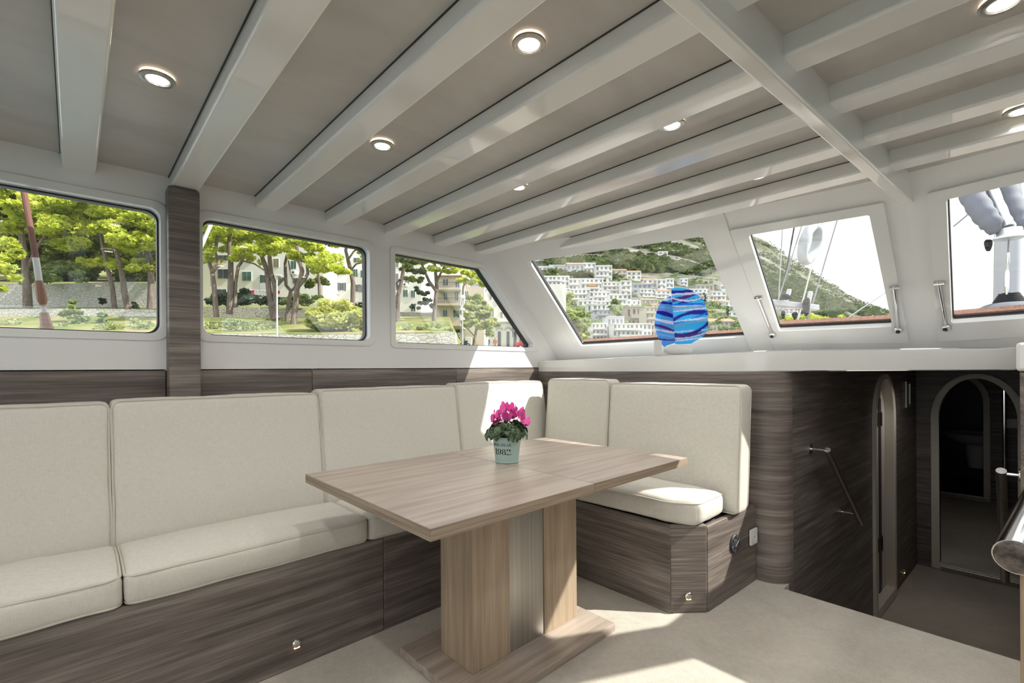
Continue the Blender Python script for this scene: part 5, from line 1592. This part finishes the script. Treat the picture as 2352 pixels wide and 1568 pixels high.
def fr_box(mb, x0, x1, y0, y1, d0, d1, mi=0):
    """box whose front is the picture rectangle at depth d0, going back to d1 (square, not tapering)"""
    p00, p10, p11, p01 = W_(x0, y1, d0), W_(x1, y1, d0), W_(x1, y0, d0), W_(x0, y0, d0)
    o_ = Vector(_F) * (d1 - d0)
    return mb.hexa([p00, p10, p10 + o_, p00 + o_, p01, p11, p11 + o_, p01 + o_], mi)
def gable(mb, x0, x1, ye, yr, d0, d1, over=1.5):
    """pitched roof: ridge runs across the picture"""
    dm = (d0 + d1) / 2
    a, b = W_(x0 - over, ye, d0 - 0.4), W_(x1 + over, ye, d0 - 0.4)
    o1 = Vector(_F) * (dm - d0 + 0.4); o2 = Vector(_F) * (d1 - d0 + 0.8)
    up_ = Vector((0, 0, (ye - yr) * px2m(d0)))
    mb.add([a, b, b + o1 + up_, a + o1 + up_, a + o2, b + o2], [(0, 1, 2, 3), (3, 2, 5, 4), (0, 3, 4), (1, 5, 2), (0, 4, 5, 1)])
def house(name, lab, x0, x1, y0, y1, d, deep, wall, wins=(), roof=None, group=None):
    t = thing(name, lab, 'building', at((x0 + x1) / 2, y1, d), group)
    w_ = obj('walls', fr_box(MB(), x0, x1, y0, y1, d, d + deep), wall, t, smooth=0)
    if roof:
        mb = MB(); gable(mb, x0, x1, y0, y0 - roof, d, d + deep)
        obj('roof', mb, TILE, t, smooth=0)
    for wv in wins:
        a, b, c_, e = wv[:4]
        kind = wv[4] if len(wv) > 4 else 'G'
        ws = obj('window', fr_box(MB(), a - .6, b + .6, c_ - .6, e + .6, d - 0.05, d + 0.02), PLASTIC if 'PLW' not in MATS else MATS['PLW'], t, smooth=0)
        wm = {'G': GREEN, 'g': GREY, 'B': BROWNS, 'P': PANE, 'H': GREEN, 'h': GREY}[kind]
        if kind in 'Hh':      # open shutters either side of the pane
            k = (b - a) / 3.2
            obj('shutter', fr_box(MB(), a, a + k, c_, e, d - 0.10, d - 0.051), wm, ws, smooth=0)
            obj('shutter', fr_box(MB(), b - k, b, c_, e, d - 0.10, d - 0.051), wm, ws, smooth=0)
            obj('pane', fr_box(MB(), a + k + .6, (a + b) / 2 - .4, c_ + .6, e - .6, d - 0.07, d - 0.051), PANE, ws, smooth=0)
            obj('pane', fr_box(MB(), (a + b) / 2 + .4, b - k - .6, c_ + .6, e - .6, d - 0.07, d - 0.051), PANE, ws, smooth=0)
        else:
            m2 = (a + b) / 2
            for p_, q_ in ((a, m2 - .7), (m2 + .7, b)):
                obj('shutter' if kind != 'P' else 'pane', fr_box(MB(), p_, q_, c_, e, d - 0.10, d - 0.051), wm, ws, smooth=0)
    return t
def ac_unit(x, y, d, lab):
    t = thing('air_conditioner', lab, 'air conditioner', at(x, y + 4, d - 0.35))
    b_ = obj('case', fr_box(MB(), x - 5, x + 5, y - 4, y + 4, d - 0.36, d - 0.02), PLASTIC, t, bev=0.02)
    M_ = Matrix.Translation(W_(x - 1.2, y, d - 0.37)) @ Vector(-_F).to_track_quat('Z', 'Y').to_matrix().to_4x4()
    obj('fan_grille', MB().lathe([(0.02, 0.01), (0.11, 0.01), (0.115, -0.01)], 16, M_), DARKPL, t)
h1_ = house('apartment_house', 'white flats with green shutters and a washing line behind the pines', 430, 742, 470, 716, 48, 10, WALLW,
      [(500, 524, 618, 639, 'P'), (500, 523, 586, 597, 'P'), (556, 577, 624, 644, 'G'), (597, 613, 631, 649, 'H'), (628, 640, 594, 613, 'B'), (566, 578, 588, 602, 'G'), (556, 580, 667, 682, 'G'), (668, 680, 599, 617, 'G'), (672, 684, 638, 650, 'G'), (639, 645, 633, 643, 'G'), (498, 520, 664, 676, 'P'), (556, 577, 545, 562, 'G'), (600, 616, 545, 562, 'G'), (628, 642, 545, 562, 'G')])
h2_ = house('apartment_house', 'white flats with grey and green shutters behind the round yellow bush', 746, 968, 560, 730, 52, 10, WALLW,
      [(774, 795, 649, 667, 'h'), (813, 828, 653, 670, 'h'), (829, 846, 655, 671, 'h'), (812, 821, 618, 635, 'G'), (828, 846, 621, 637, 'H'), (812, 826, 592, 602, 'G'), (926, 936, 665, 681, 'H'), (944, 953, 667, 682, 'G'), (930, 940, 640, 650, 'h'), (909, 915, 628, 645, 'g'), (944, 954, 700, 714, 'P'), (909, 915, 600, 612, 'g'), (775, 792, 612, 630, 'G'), (832, 842, 690, 700, 'P')])
for x, y, d_, lab in ((674, 625, 48, 'white air conditioner on the flats beside the leaning pine'), (836, 640, 52, 'white air conditioner under an open green shutter'), (842, 675, 52, 'white air conditioner at the edge of the second window view'), (770, 671, 52, 'white air conditioner on the wall above the round bush'), (930, 653, 52, 'white air conditioner on the house by the twisting pine')):
    ac_unit(x, y, d_, lab)
# washing line
wl = thing('washing_line', 'washing line strung across the white flats', 'washing line', at(572, 668, 47.2))
obj('cord', MB().tube([W_(570, 664, 47.0), W_(615, 668, 47.0), W_(660, 666, 47.0)], 0.02, 5), ROPEW, wl)
for i, (x0, x1, h_, c_, lab) in enumerate(((579, 584, 9, srgb(226, 60, 130), 'bright pink cloth hung on the washing line'), (585, 592, 9, (0.7, .7, .72, 1), 'first white towel after the pink cloth on the line'), (593, 600, 14, (0.66, .66, .74, 1), 'lilac white sheet on the washing line'), (601, 607, 12, (0.7, .7, .74, 1), 'short white cloth in the middle of the line'), (608, 614, 13, (0.68, .68, .74, 1), 'white sheet by the crossing pine trunks on the line'), (638, 643, 9, srgb(190, 70, 74), 'red cloth hung beyond the lamp post'))):
    mb = MB()
    xs = np.linspace(x0, x1, 6)
    for k, x in enumerate(xs):
        mb.v += [tuple(W_(x, 666, 47.0 + 0.05 * (k % 2))), tuple(W_(x, 666 + h_, 47.0 + 0.07 * (k % 2)))]
    mb.f = [(2 * k, 2 * k + 1, 2 * k + 3, 2 * k + 2) for k in range(5)]; mb.mi = [0] * 5
    fb_ = [tuple(Vector(v) + Vector(_F) * 0.02) for v in mb.v]
    mb.add(fb_, mb.f[:5])
    tag(obj('laundry', mb, P('laundry_%d' % i, c_, 0.9)), lab, 'laundry')
tag(obj('laundry', fr_box(MB(), 598, 611, 650, 664, 47.6, 47.65), P('laundry_sheet', (0.6, 0.6, 0.68, 1), 0.9)), 'pale sheet hung out of a window above the washing line', 'laundry')
# beige house with balconies
h3_ = house('house', 'beige house with two balconies and a red tiled roof', 1000, 1058, 632, 748, 42, 8, WALLC, [(1017.5, 1027, 712, 728, 'G'), (1041, 1055, 712, 728, 'H'), (1019, 1027, 671, 688, 'g'), (1045, 1053, 670, 690, 'P'), (1017, 1029, 641, 655, 'P'), (1046, 1055, 646, 659, 'P')], roof=16)
for y in (697, 661):
    bl_ = obj('balcony', fr_box(MB(), 1001, 1058, y, y + 4, 41.0, 42.0), WALLC, h3_, bev=0.02)
    rl = MB()
    for x in np.arange(1002, 1058, 2.6):
        rl.tube([W_(x, y, 41.05), W_(x, y - 13, 41.05)], 0.014, 4)
    rl.tube([W_(1001, y - 13, 41.05), W_(1058, y - 13, 41.05)], 0.025, 5)
    obj('railing', rl, RAILM, bl_)
house('house', 'cream side wing behind the gold-green tree', 1056, 1112, 658, 800, 46, 8, WALLC, [(1068, 1076, 690, 704, 'g'), (1068, 1076, 668, 680, 'g')])
h4_ = house('house', 'long white sunlit building with arched ground-floor doorways', 1106, 1300, 652, 830, 60, 10, WALLW, [(1113, 1117, 664, 678, 'B'), (1125, 1129, 671, 687, 'B'), (1146, 1150, 680, 694, 'B'), (1166, 1170, 718, 733, 'B'), (1182, 1186, 722, 735, 'B'), (1150, 1154, 716, 730, 'B'), (1130, 1134, 714, 728, 'B'), (1200, 1204, 726, 738, 'B')])
for x in (1147, 1167, 1183, 1197):
    ar = MB()
    dr = obj('doorway', fr_box(MB(), x - 3.2, x + 3.2, 761, 800, 59.9, 60.05), PANE, h4_, smooth=0)
    pts = [W_(x + 7 * math.cos(a), 757 - 6 * math.sin(a), 59.9) for a in np.linspace(0.1, math.pi - 0.1, 9)]
    obj('arch_moulding', MB().tube(pts, 0.10, 6), WALLG, dr)
obj('cornice', fr_box(MB(), 1106, 1300, 736, 739, 59.6, 60.0), WALLW, h4_, smooth=0)
tag(obj('hanging_sign', fr_box(MB(), 1176, 1179.5, 752, 774, 59.0, 59.3), P('sign_grey', (0.2, 0.2, 0.22, 1), 0.6)), 'narrow dark sign on the white building front', 'sign')
tag(obj('garage_door', fr_box(MB(), 1068, 1083, 774, 800, 45.8, 45.98), P('garage_white', (0.66, 0.67, 0.68, 1), 0.5), bev=0.03), 'white garage door under the cream side wing', 'door')
# street lamps
def street_lamp(x, y0, y1, d, lab, flat_head):
    t = thing('street_lamp', lab, 'street lamp', at(x, y1, d))
    obj('post', MB().tube([W_(x + 0.5, y1, d), W_(x, y0 + 3, d)], [0.045, 0.03], 10), P('lamp_post_paint', (0.5, 0.5, 0.5, 1), 0.4), t) if 'lamp_post_paint' not in MATS else obj('post', MB().tube([W_(x + 0.5, y1, d), W_(x, y0 + 3, d)], [0.045, 0.03], 10), MATS['lamp_post_paint'], t)
    if flat_head:
        obj('head', fr_box(MB(), x - 5, x + 8, y0, y0 + 4, d - 0.1, d + 0.15), WALLG, t, bev=0.03)
    else:
        obj('head', MB().ball(W_(x + 2, y0 + 2, d), 0.12, 8), PLASTIC, t)
street_lamp(636, 630, 800, 20.5, 'street lamp with a flat head in front of the crossing pines', True)
street_lamp(1062, 680, 815, 25.0, 'street lamp with a round globe by the gold-green tree', False)
street_lamp(1357, 755, 800, 60.0, 'slim street lamp at the foot of the town by the pale tree', False)
# people, car, motorcycle on the quay
def person(x, y_feet, d, shirt, trousers, lab, stride):
    k = px2m(d)
    base = W_(x, y_feet, d)
    joints = {'pelvis': (0, 0, .95), 'chest': (0, 0, 1.32), 'neck': (0, 0, 1.50), 'head': (0, 0.01, 1.62), 'top': (0, 0.01, 1.72), 'ls': (-.19, 0, 1.42), 'le': (-.25, .02, 1.15), 'lh': (-.26, .1, .92), 'rs': (.19, 0, 1.42), 're': (.25, .02, 1.15), 'rh': (.26, .1, .92), 'lhip': (-.1, 0, .9), 'lk': (-.11, stride, .5), 'lf': (-.11, stride * .3, .06), 'rhip': (.1, 0, .9), 'rk': (.11, -stride * .3, .5), 'rf': (.11, -stride, .06), 'lt': (-.11, stride * .3 - .14, .03), 'rt': (.11, -stride - .14, .03)}
    rad = {'pelvis': .15, 'chest': .17, 'neck': .06, 'head': .105, 'top': .08, 'ls': .075, 'le': .05, 'lh': .045, 'rs': .075, 're': .05, 'rh': .045, 'lhip': .1, 'lk': .065, 'lf': .045, 'rhip': .1, 'rk': .065, 'rf': .045, 'lt': .035, 'rt': .035}
    names = list(joints); idx_ = {n_: i for i, n_ in enumerate(names)}
    ed_ = [('pelvis', 'chest'), ('chest', 'neck'), ('neck', 'head'), ('head', 'top'), ('chest', 'ls'), ('ls', 'le'), ('le', 'lh'), ('chest', 'rs'), ('rs', 're'), ('re', 'rh'), ('pelvis', 'lhip'), ('lhip', 'lk'), ('lk', 'lf'), ('lf', 'lt'), ('pelvis', 'rhip'), ('rhip', 'rk'), ('rk', 'rf'), ('rf', 'rt')]
    me = bpy.data.meshes.new('body')
    me.from_pydata([joints[n_] for n_ in names], [(idx_[a], idx_[b]) for a, b in ed_], [])
    mt, n, l, b = newmat('person_clothes_%d' % int(x))
    tc = n.new('ShaderNodeTexCoord'); sx = n.new('ShaderNodeSeparateXYZ'); l.new(tc.outputs['Object'], sx.inputs[0])
    cr_ = ramp(n, [(0.0, (0.04, 0.03, 0.03, 1)), (0.05, trousers), (0.57, shirt), (0.85, (0.55, 0.36, 0.27, 1)), (0.945, (0.06, 0.04, 0.03, 1))])
    cr_.color_ramp.interpolation = 'CONSTANT'
    l.new(math_(n, l, 'DIVIDE', sx.outputs['Z'], 1.75), cr_.inputs[0]); l.new(cr_.outputs[0], b.inputs['Base Color'])
    me.materials.append(mt)
    o = bpy.data.objects.new('person', me)
    link(o, None, np.array(base))
    o.rotation_euler = (0, 0, YAW + 1.2)
    sk = o.modifiers.new('skin', 'SKIN')
    me.skin_vertices.new() if not me.skin_vertices else None
    for i, n_ in enumerate(names):
        me.skin_vertices[0].data[i].radius = (rad[n_], rad[n_])
        me.skin_vertices[0].data[i].use_root = (n_ == 'pelvis')
    o.modifiers.new('sub', 'SUBSURF').levels = 1
    o.modifiers['sub'].render_levels = 2
    return tag(o, lab, 'person')
person(1121, 808, 56.0, (0.05, 0.08, 0.2, 1), (0.10, 0.16, 0.30, 1), 'person in a dark top and blue trousers walking on the quay', 0.15)
person(1138, 808, 56.0, (0.6, 0.16, 0.14, 1), (0.5, 0.40, 0.34, 1), 'person in a red top standing on the quay', 0.05)
cd = 48.0
ct = thing('car', 'small red car parked on the quay', 'car', at(1208, 806, cd))
def car_part(poly, half, dz0=0.0):
    """side profile in metres (along, up), width 2*half"""
    mb = MB(); n = len(poly)
    o0 = W_(1210, 806, cd)
    a_ = Vector(R2).normalized(); a_.z = 0; s_2 = Vector(_F)
    vs = [o0 + a_ * x + Up * z - s_2 * half for x, z in poly] + [o0 + a_ * x + Up * z + s_2 * half for x, z in poly]
    return mb.add(vs, [tuple(range(n)), tuple(range(2 * n - 1, n - 1, -1))] + [(i, i + n, (i + 1) % n + n, (i + 1) % n) for i in range(n)])
RED = P('red_car_paint', (0.55, 0.035, 0.045, 1), 0.2, coat=0.5)
obj('body', car_part([(-1.2, .28), (-1.25, .55), (-1.15, .82), (-.75, .92), (-.3, 1.32), (.8, 1.38), (1.5, 1.25), (1.9, .95), (2.0, .6), (1.95, .28)], 0.8), RED, ct, bev=0.05)
obj('side_window', car_part([(-.55, .95), (-.22, 1.25), (.75, 1.3), (1.35, 1.2), (1.6, .97)], 0.81), PANE, ct)
for x in (-.65, 1.35):
    M_ = Matrix.Translation(W_(1210, 806, cd) + Vector(R2) * x + Up * 0.31) @ Vector(_F).to_track_quat('Z', 'Y').to_matrix().to_4x4()
    wh = obj('wheel', MB().lathe([(0.1, -0.84), (0.3, -0.84), (0.31, -0.66), (0.1, -0.64)], 20, M_), BLACK, ct)
    obj('hubcap', MB().lathe([(0.02, -0.86), (0.19, -0.845), (0.2, -0.83)], 16, M_), CHROME, wh)
# ivory and grey parked cars further along
mtc = thing('motorcycle', 'parked motorcycle beside the garage door', 'motorcycle', at(1066, 806, 40))
for x in (1060, 1073):
    c_ = W_(x, 796, 40)
    obj('wheel', MB().tube([c_ + Vector(R2) * math.cos(a) * 0.28 + Up * math.sin(a) * 0.28 for a in np.linspace(0, 2 * math.pi, 17)[:-1]], 0.05, 6, closed=True), BLACK, mtc)
obj('frame', MB().tube([W_(1060, 796, 40), W_(1064, 787, 40), W_(1070, 787, 40), W_(1073, 796, 40)], 0.07, 8), DARKPL, mtc)
obj('seat', MB().tube([W_(1066, 785, 40), W_(1074, 784, 40)], 0.09, 8), BLACK, mtc)
obj('handlebar', MB().tube([W_(1060, 796, 40), W_(1063, 783, 40), W_(1061, 780, 40)], 0.03, 6), CHROME, mtc)

# ---- the town on the hillside
PLW = WALLW
def block(x0, x1, y0, y1, d, floors, lab, wall=WALLW, roof=0, balc=True, name='apartment_block', group='apartment blocks on the hillside', deep=None, seed=0):
    """a hillside building: walls, balconies per floor, dark openings; its body runs back into the slope"""
    rr = random.Random(seed * 13 + int(x0 * 7 + y0))
    d = min(dep_at(x0, y1), dep_at(x1, y1)) - 2.0
    deep = deep or max(8.0, (x1 - x0) * px2m(d) * 0.7)
    t = thing(name, lab, 'building', at((x0 + x1) / 2, y1, d), group)
    yb = y1 + 8
    obj('walls', fr_box(MB(), x0, x1, y0, yb, d, d + deep), wall, t, smooth=0)
    if roof:
        mb = MB(); gable(mb, x0, x1, y0, y0 - roof, d, d + deep, 1.0)
        obj('roof', mb, TILE, t, smooth=0)
    else:
        pb = MB()
        fr_box(pb, x0 - .4, x1 + .4, y0 - 1.2, y0 + 1.0, d - 0.3, d + deep)
        obj('parapet', pb, wall, t, smooth=0)
    op = MB()
    fh = (y1 - y0) / floors
    nb = max(1, int((x1 - x0) / 9))
    bw = (x1 - x0) / nb
    for f_ in range(floors):
        yt = y0 + fh * f_ + fh * 0.22
        for j in range(nb):
            xa = x0 + bw * j
            w_ = bw * rr.uniform(.38, .62); o_ = bw * rr.uniform(.12, .3)
            fr_box(op, xa + o_, xa + o_ + w_, yt, yt + fh * (.5 if not balc else .58), d - 0.02 * d / 100, d + 0.3)
        if balc and fh > 6.5:
            j0 = rr.uniform(0, .25) * (x1 - x0); j1 = rr.uniform(.75, 1.0) * (x1 - x0)
            bm_ = MB()
            fr_box(bm_, x0 + j0, x0 + j1, y0 + fh * (f_ + .66), y0 + fh * (f_ + 1.0), d - 1.3, d)
            obj('balcony', bm_, wall, t, smooth=0)
    oo = obj('openings', op, P('far_window_pane', (0.20, 0.215, 0.24, 1), 0.4) if wall is not WALLB and 'far_window_pane' not in MATS else MATS['far_window_pane'] if wall is not WALLB else P('old_openings', (0.07, 0.05, 0.04, 1), 0.6) if 'old_openings' not in MATS else MATS['old_openings'], t, smooth=0)
    oo['kind'] = 'stuff'
    return t
LA = 'white terraced apartment block with balconies stepping up the hillside'
for i, (x0, x1, y0, y1, d, f_) in enumerate([(1236, 1272, 612, 640, 285, 2), (1340, 1368, 604, 640, 278, 3), (1368, 1406, 610, 648, 276, 3), (1240, 1308, 634, 668, 255, 3), (1306, 1336, 640, 668, 262, 2), (1335, 1386, 640, 674, 258, 3), (1386, 1426, 648, 686, 256, 4), (1426, 1451, 645, 690, 255, 4), (1255, 1310, 662, 692, 240, 3), (1310, 1356, 664, 700, 235, 3), (1354, 1402, 670, 706, 232, 3), (1400, 1450, 676, 714, 230, 3), (1328, 1372, 690, 716, 215, 2), (1370, 1402, 692, 722, 214, 3), (1434, 1472, 690, 712, 225, 2), (1350, 1393, 698, 732, 192, 2), (1360, 1396, 742, 784, 160, 3)]):
    block(x0, x1, y0, y1, d, f_, {2: 'two', 3: 'three', 4: 'four'}[f_] + '-storey ' + LA, seed=i)
block(1220, 1250, 598, 616, 310, 1, 'small white house at the upper aft edge of the town', name='house', group=None)
block(1262, 1304, 609, 638, 281, 1, 'grey blank-sided block among the white terraces', WALLG, balc=False, group=None)
block(1303, 1342, 606, 642, 280, 2, 'gabled grey block at the top of the terraces', WALLG, roof=6, group=None)
block(1365, 1404, 712, 748, 182, 3, 'pale grey corner block with projecting balconies', WALLG, group=None)
block(1395, 1434, 727, 782, 172, 2, 'windowless pale grey block behind the long low flats', WALLG, balc=False, group=None)
block(1408, 1497, 743, 788, 150, 3, 'long low white flats with awnings at the foot of the town', WALLW, group=None)
block(1440, 1484, 704, 757, 176, 2, 'stained old beige block with a rusty balcony', WALLB, balc=True, group=None)
block(1484, 1512, 705, 775, 178, 5, 'lighter beige front of the old block with open loggias', WALLC, group=None)
block(1455, 1497, 652, 674, 282, 2, 'modern grey villa with tall white fins', WALLG, balc=False, name='house', group=None)
block(1600, 1640, 654, 668, 262, 1, 'flat-roofed pale villa with a wide terrace', WALLC, name='house', group=None)
LR_ = 'white house with a red tiled roof on the hillside'
for i, (x0, x1, y0, y1, d, f_, rf) in enumerate([(1405, 1440, 620, 640, 330, 2, 5), (1440, 1473, 624, 642, 328, 2, 5), (1478, 1511, 642, 662, 290, 2, 5), (1474, 1512, 688, 706, 216, 2, 5), (1500, 1540, 668, 684, 250, 2, 4), (1608, 1640, 680, 697, 250, 2, 4), (1640, 1684, 692, 708, 236, 2, 5), (1630, 1664, 713, 728, 200, 2, 5), (1803, 1834, 709, 719, 300, 2, 3), (1628, 1692, 738, 772, 150, 3, 10), (1500, 1530, 700, 716, 214, 2, 4)]):
    lab_ = LR_ if i % 3 else LR_.replace('white', 'cream')
    if i == 8: lab_ = 'white house with a red tiled roof glimpsed below the pin rail'
    if i == 9: lab_ = 'large cream three-storey house with a red tiled roof by the green trees'
    block(x0, x1, y0, y1, d, f_, lab_, WALLW if i % 3 else WALLC, roof=rf, name='house', group='red roofed houses on the hillside', balc=(i % 2 == 0), seed=i)
LW = 'plain white flat-roofed house on the hillside'
for i, (x0, x1, y0, y1, d, f_) in enumerate([(1509, 1531, 642, 666, 290, 2), (1530, 1548, 640, 662, 288, 2), (1562, 1580, 640, 656, 300, 2), (1636, 1668, 670, 690, 255, 2), (1666, 1702, 692, 716, 232, 2), (1652, 1702, 716, 738, 190, 2), (1470, 1506, 664, 682, 252, 2), (1540, 1600, 680, 720, 236, 4), (1560, 1610, 720, 770, 170, 4), (1655, 1690, 655, 668, 270, 1), (1585, 1625, 664, 682, 262, 2)]):
    block(x0, x1, y0, y1, d, f_, LW, name='house', group='plain white houses on the hillside', seed=40 + i)
LV = 'tiny white villa high on the scrub slope'
for i, (x0, x1, y0, y1, d) in enumerate([(1430, 1448, 576, 583, 600), (1450, 1467, 575, 584, 600), (1507, 1518, 570, 577, 700), (1512, 1534, 578, 585, 640), (1543, 1560, 575, 584, 600), (1574, 1592, 584, 592, 580), (1608, 1632, 590, 597, 560), (1494, 1514, 617, 624, 420), (1430, 1452, 600, 609, 450)]):
    block(x0, x1, y0, y1, d, 1, LV, name='villa', group='villas high on the slope', balc=False, seed=70 + i)
# awning and kiosk accents
tag(obj('awning', fr_box(MB(), 1415, 1450, 783, 787, dep_at(1430, 790) - 6, dep_at(1430, 790) - 4), P('green_awning', srgb(60, 110, 100), 0.8)), 'green awning below the long low flats', 'awning')
tag(obj('awning', fr_box(MB(), 1352, 1370, 654, 657, dep_at(1360, 676) - 6, dep_at(1360, 676) - 3.4), P('orange_awning', srgb(220, 160, 70), 0.8)), 'orange awning among the white terraces', 'awning')
tag(obj('parasol', MB().lathe([(0.05, -0.7), (0.07, 0.0), (0.95, 0.0), (0.8, 0.22), (0.35, 0.42), (0.05, 0.48)], 14, Matrix.Translation(W_(1337, 772, 75))), P('yellow_parasol', srgb(232, 210, 60), 0.8)), 'yellow parasol at the foot of the pale tree', 'parasol')
# town trees
tree('pale_tree', 'tall pale green tree in front of the white terraces', 62.0, [([(1330, 800), (1325, 770), (1318, 730)], 3, 1.5)], [(1300, 690, 20, 14), (1312, 678, 18, 10), (1296, 712, 24, 14), (1322, 730, 26, 16), (1340, 740, 22, 16), (1318, 752, 24, 14), (1342, 765, 18, 10), (1284, 690, 14, 14), (1330, 715, 20, 12)], POPLAR, dens=200, size=0.25, cat='tree')
tree('broadleaf_tree', 'dark green tree between the terraces and the old beige block', dep_at(1420, 742) - 12, [([(1420, 740), (1420, 720)], 1.5, 1)], [(1418, 700, 16, 12), (1425, 715, 18, 12), (1405, 708, 12, 10), (1430, 728, 12, 9), (1410, 690, 10, 7)], BUSHG, dens=110, size=0.5)
tree('palm_hedge', 'low green trees along the street by the parasol', 70.0, [], [(1350, 780, 16, 8), (1372, 783, 14, 6), (1385, 786, 10, 4)], BUSHG, dens=90, size=0.25, cat='tree')
tree('broadleaf_tree', 'clump of green trees beside the sculpture at the windscreen foot', 112.0, [], [(1650, 760, 22, 14), (1680, 755, 22, 16), (1700, 765, 18, 12), (1635, 750, 16, 14), (1690, 740, 14, 8), (1650, 775, 30, 8), (1625, 770, 14, 10)], BUSHG, dens=110, size=0.32)
tree('broadleaf_tree', 'grey-green trees behind the sculpture', 125.0, [], [(1640, 738, 16, 14), (1620, 745, 14, 14), (1660, 735, 12, 10)], POPLAR, dens=100, size=0.35)
tree('broadleaf_tree', 'green trees between the flat-roofed villa and the slope', dep_at(1590, 655), [], [(1590, 645, 14, 9), (1608, 640, 12, 8), (1552, 655, 12, 14), (1550, 632, 14, 9), (1640, 645, 14, 7), (1625, 650, 10, 6)], BUSHG, dens=100, size=0.8)
for x_, y0_, y1_, d_, lab in ((1618, 672, 712, dep_at(1618, 716) - 8, 'tall dark cypress just behind the glass leaf'), (1671, 704, 732, dep_at(1671, 738) - 8, 'dark cypress among the red roofs'), (1454, 628, 640, dep_at(1454, 642) - 6, 'small dark cypress between two red roofs')):
    tree('cypress', lab, d_, [([(x_, y1_ + 2), (x_, y1_ - 4)], 0.8, 0.6)], [(x_, y0_ + (y1_ - y0_) * k, 4.5 * math.sin(math.pi * (0.2 + 0.75 * k)), (y1_ - y0_) * .12) for k in np.linspace(0.05, 0.95, 9)], HEDGE, dens=120, size=0.28, depth_var=0.2)
tree('pine_grove', 'bright green pine grove under the headland outside the hatch', 120.0, [], [(1800, 738, 30, 8), (1840, 748, 34, 9), (1880, 736, 34, 8), (1900, 750, 34, 8), (1940, 735, 34, 7), (1980, 738, 30, 8), (2020, 735, 30, 9), (1860, 725, 24, 6), (2050, 735, 26, 9), (1830, 730, 24, 6), (1960, 748, 30, 7), (1785, 728, 20, 8)], PINE, dens=130, size=0.5, cat='trees')
# scrub on the mountain and trees between the houses: far too many to count
def scrub(name, n, pxr, dr, rowoff, size, mat, lab, mask=0.0, seed=3):
    pts = []
    k = 0
    r_ = np.random.default_rng(seed)
    while len(pts) < n and k < n * 12:
        k += 1
        x = r_.uniform(*pxr); d = math.exp(r_.uniform(math.log(dr[0]), math.log(dr[1])))
        p = at(x, hill_row(x, d), d)
        if mnoise.noise(Vector((p[0] * 0.007, p[1] * 0.007, 3.3))) < mask + (0.05 if x > 1690 else 0.0):
            continue
        s = size * r_.uniform(.6, 1.5) * (0.6 + d / 1800)
        p = p + np.array([0, 0, s * .3])
        dd = r_.normal(size=(9, 3)); dd /= np.linalg.norm(dd, axis=1)[:, None]; dd[:, 2] = np.abs(dd[:, 2]) * .8
        pts.append(p + dd * s)
    o = foliage(name, pts, size * 0.75, mat, None, flat=0.35)
    o['kind'] = 'stuff'
    o['label'] = lab; o['category'] = 'vegetation'
    return o
scrub('hillside_scrub', 6500, (1180, 2080), (420, 2300), 0, 6.0, leafm('scrub_leaves', (0.03, 0.05, 0.02, 1), (0.08, 0.115, 0.04, 1), (0.16, 0.20, 0.075, 1), 0.05), 'green scrub and pines dotting the limestone slope', 0.02)
scrub('town_trees', 500, (1200, 1720), (150, 500), 0, 3.2, BUSHG, 'garden trees between the hillside houses', 0.0, 9)
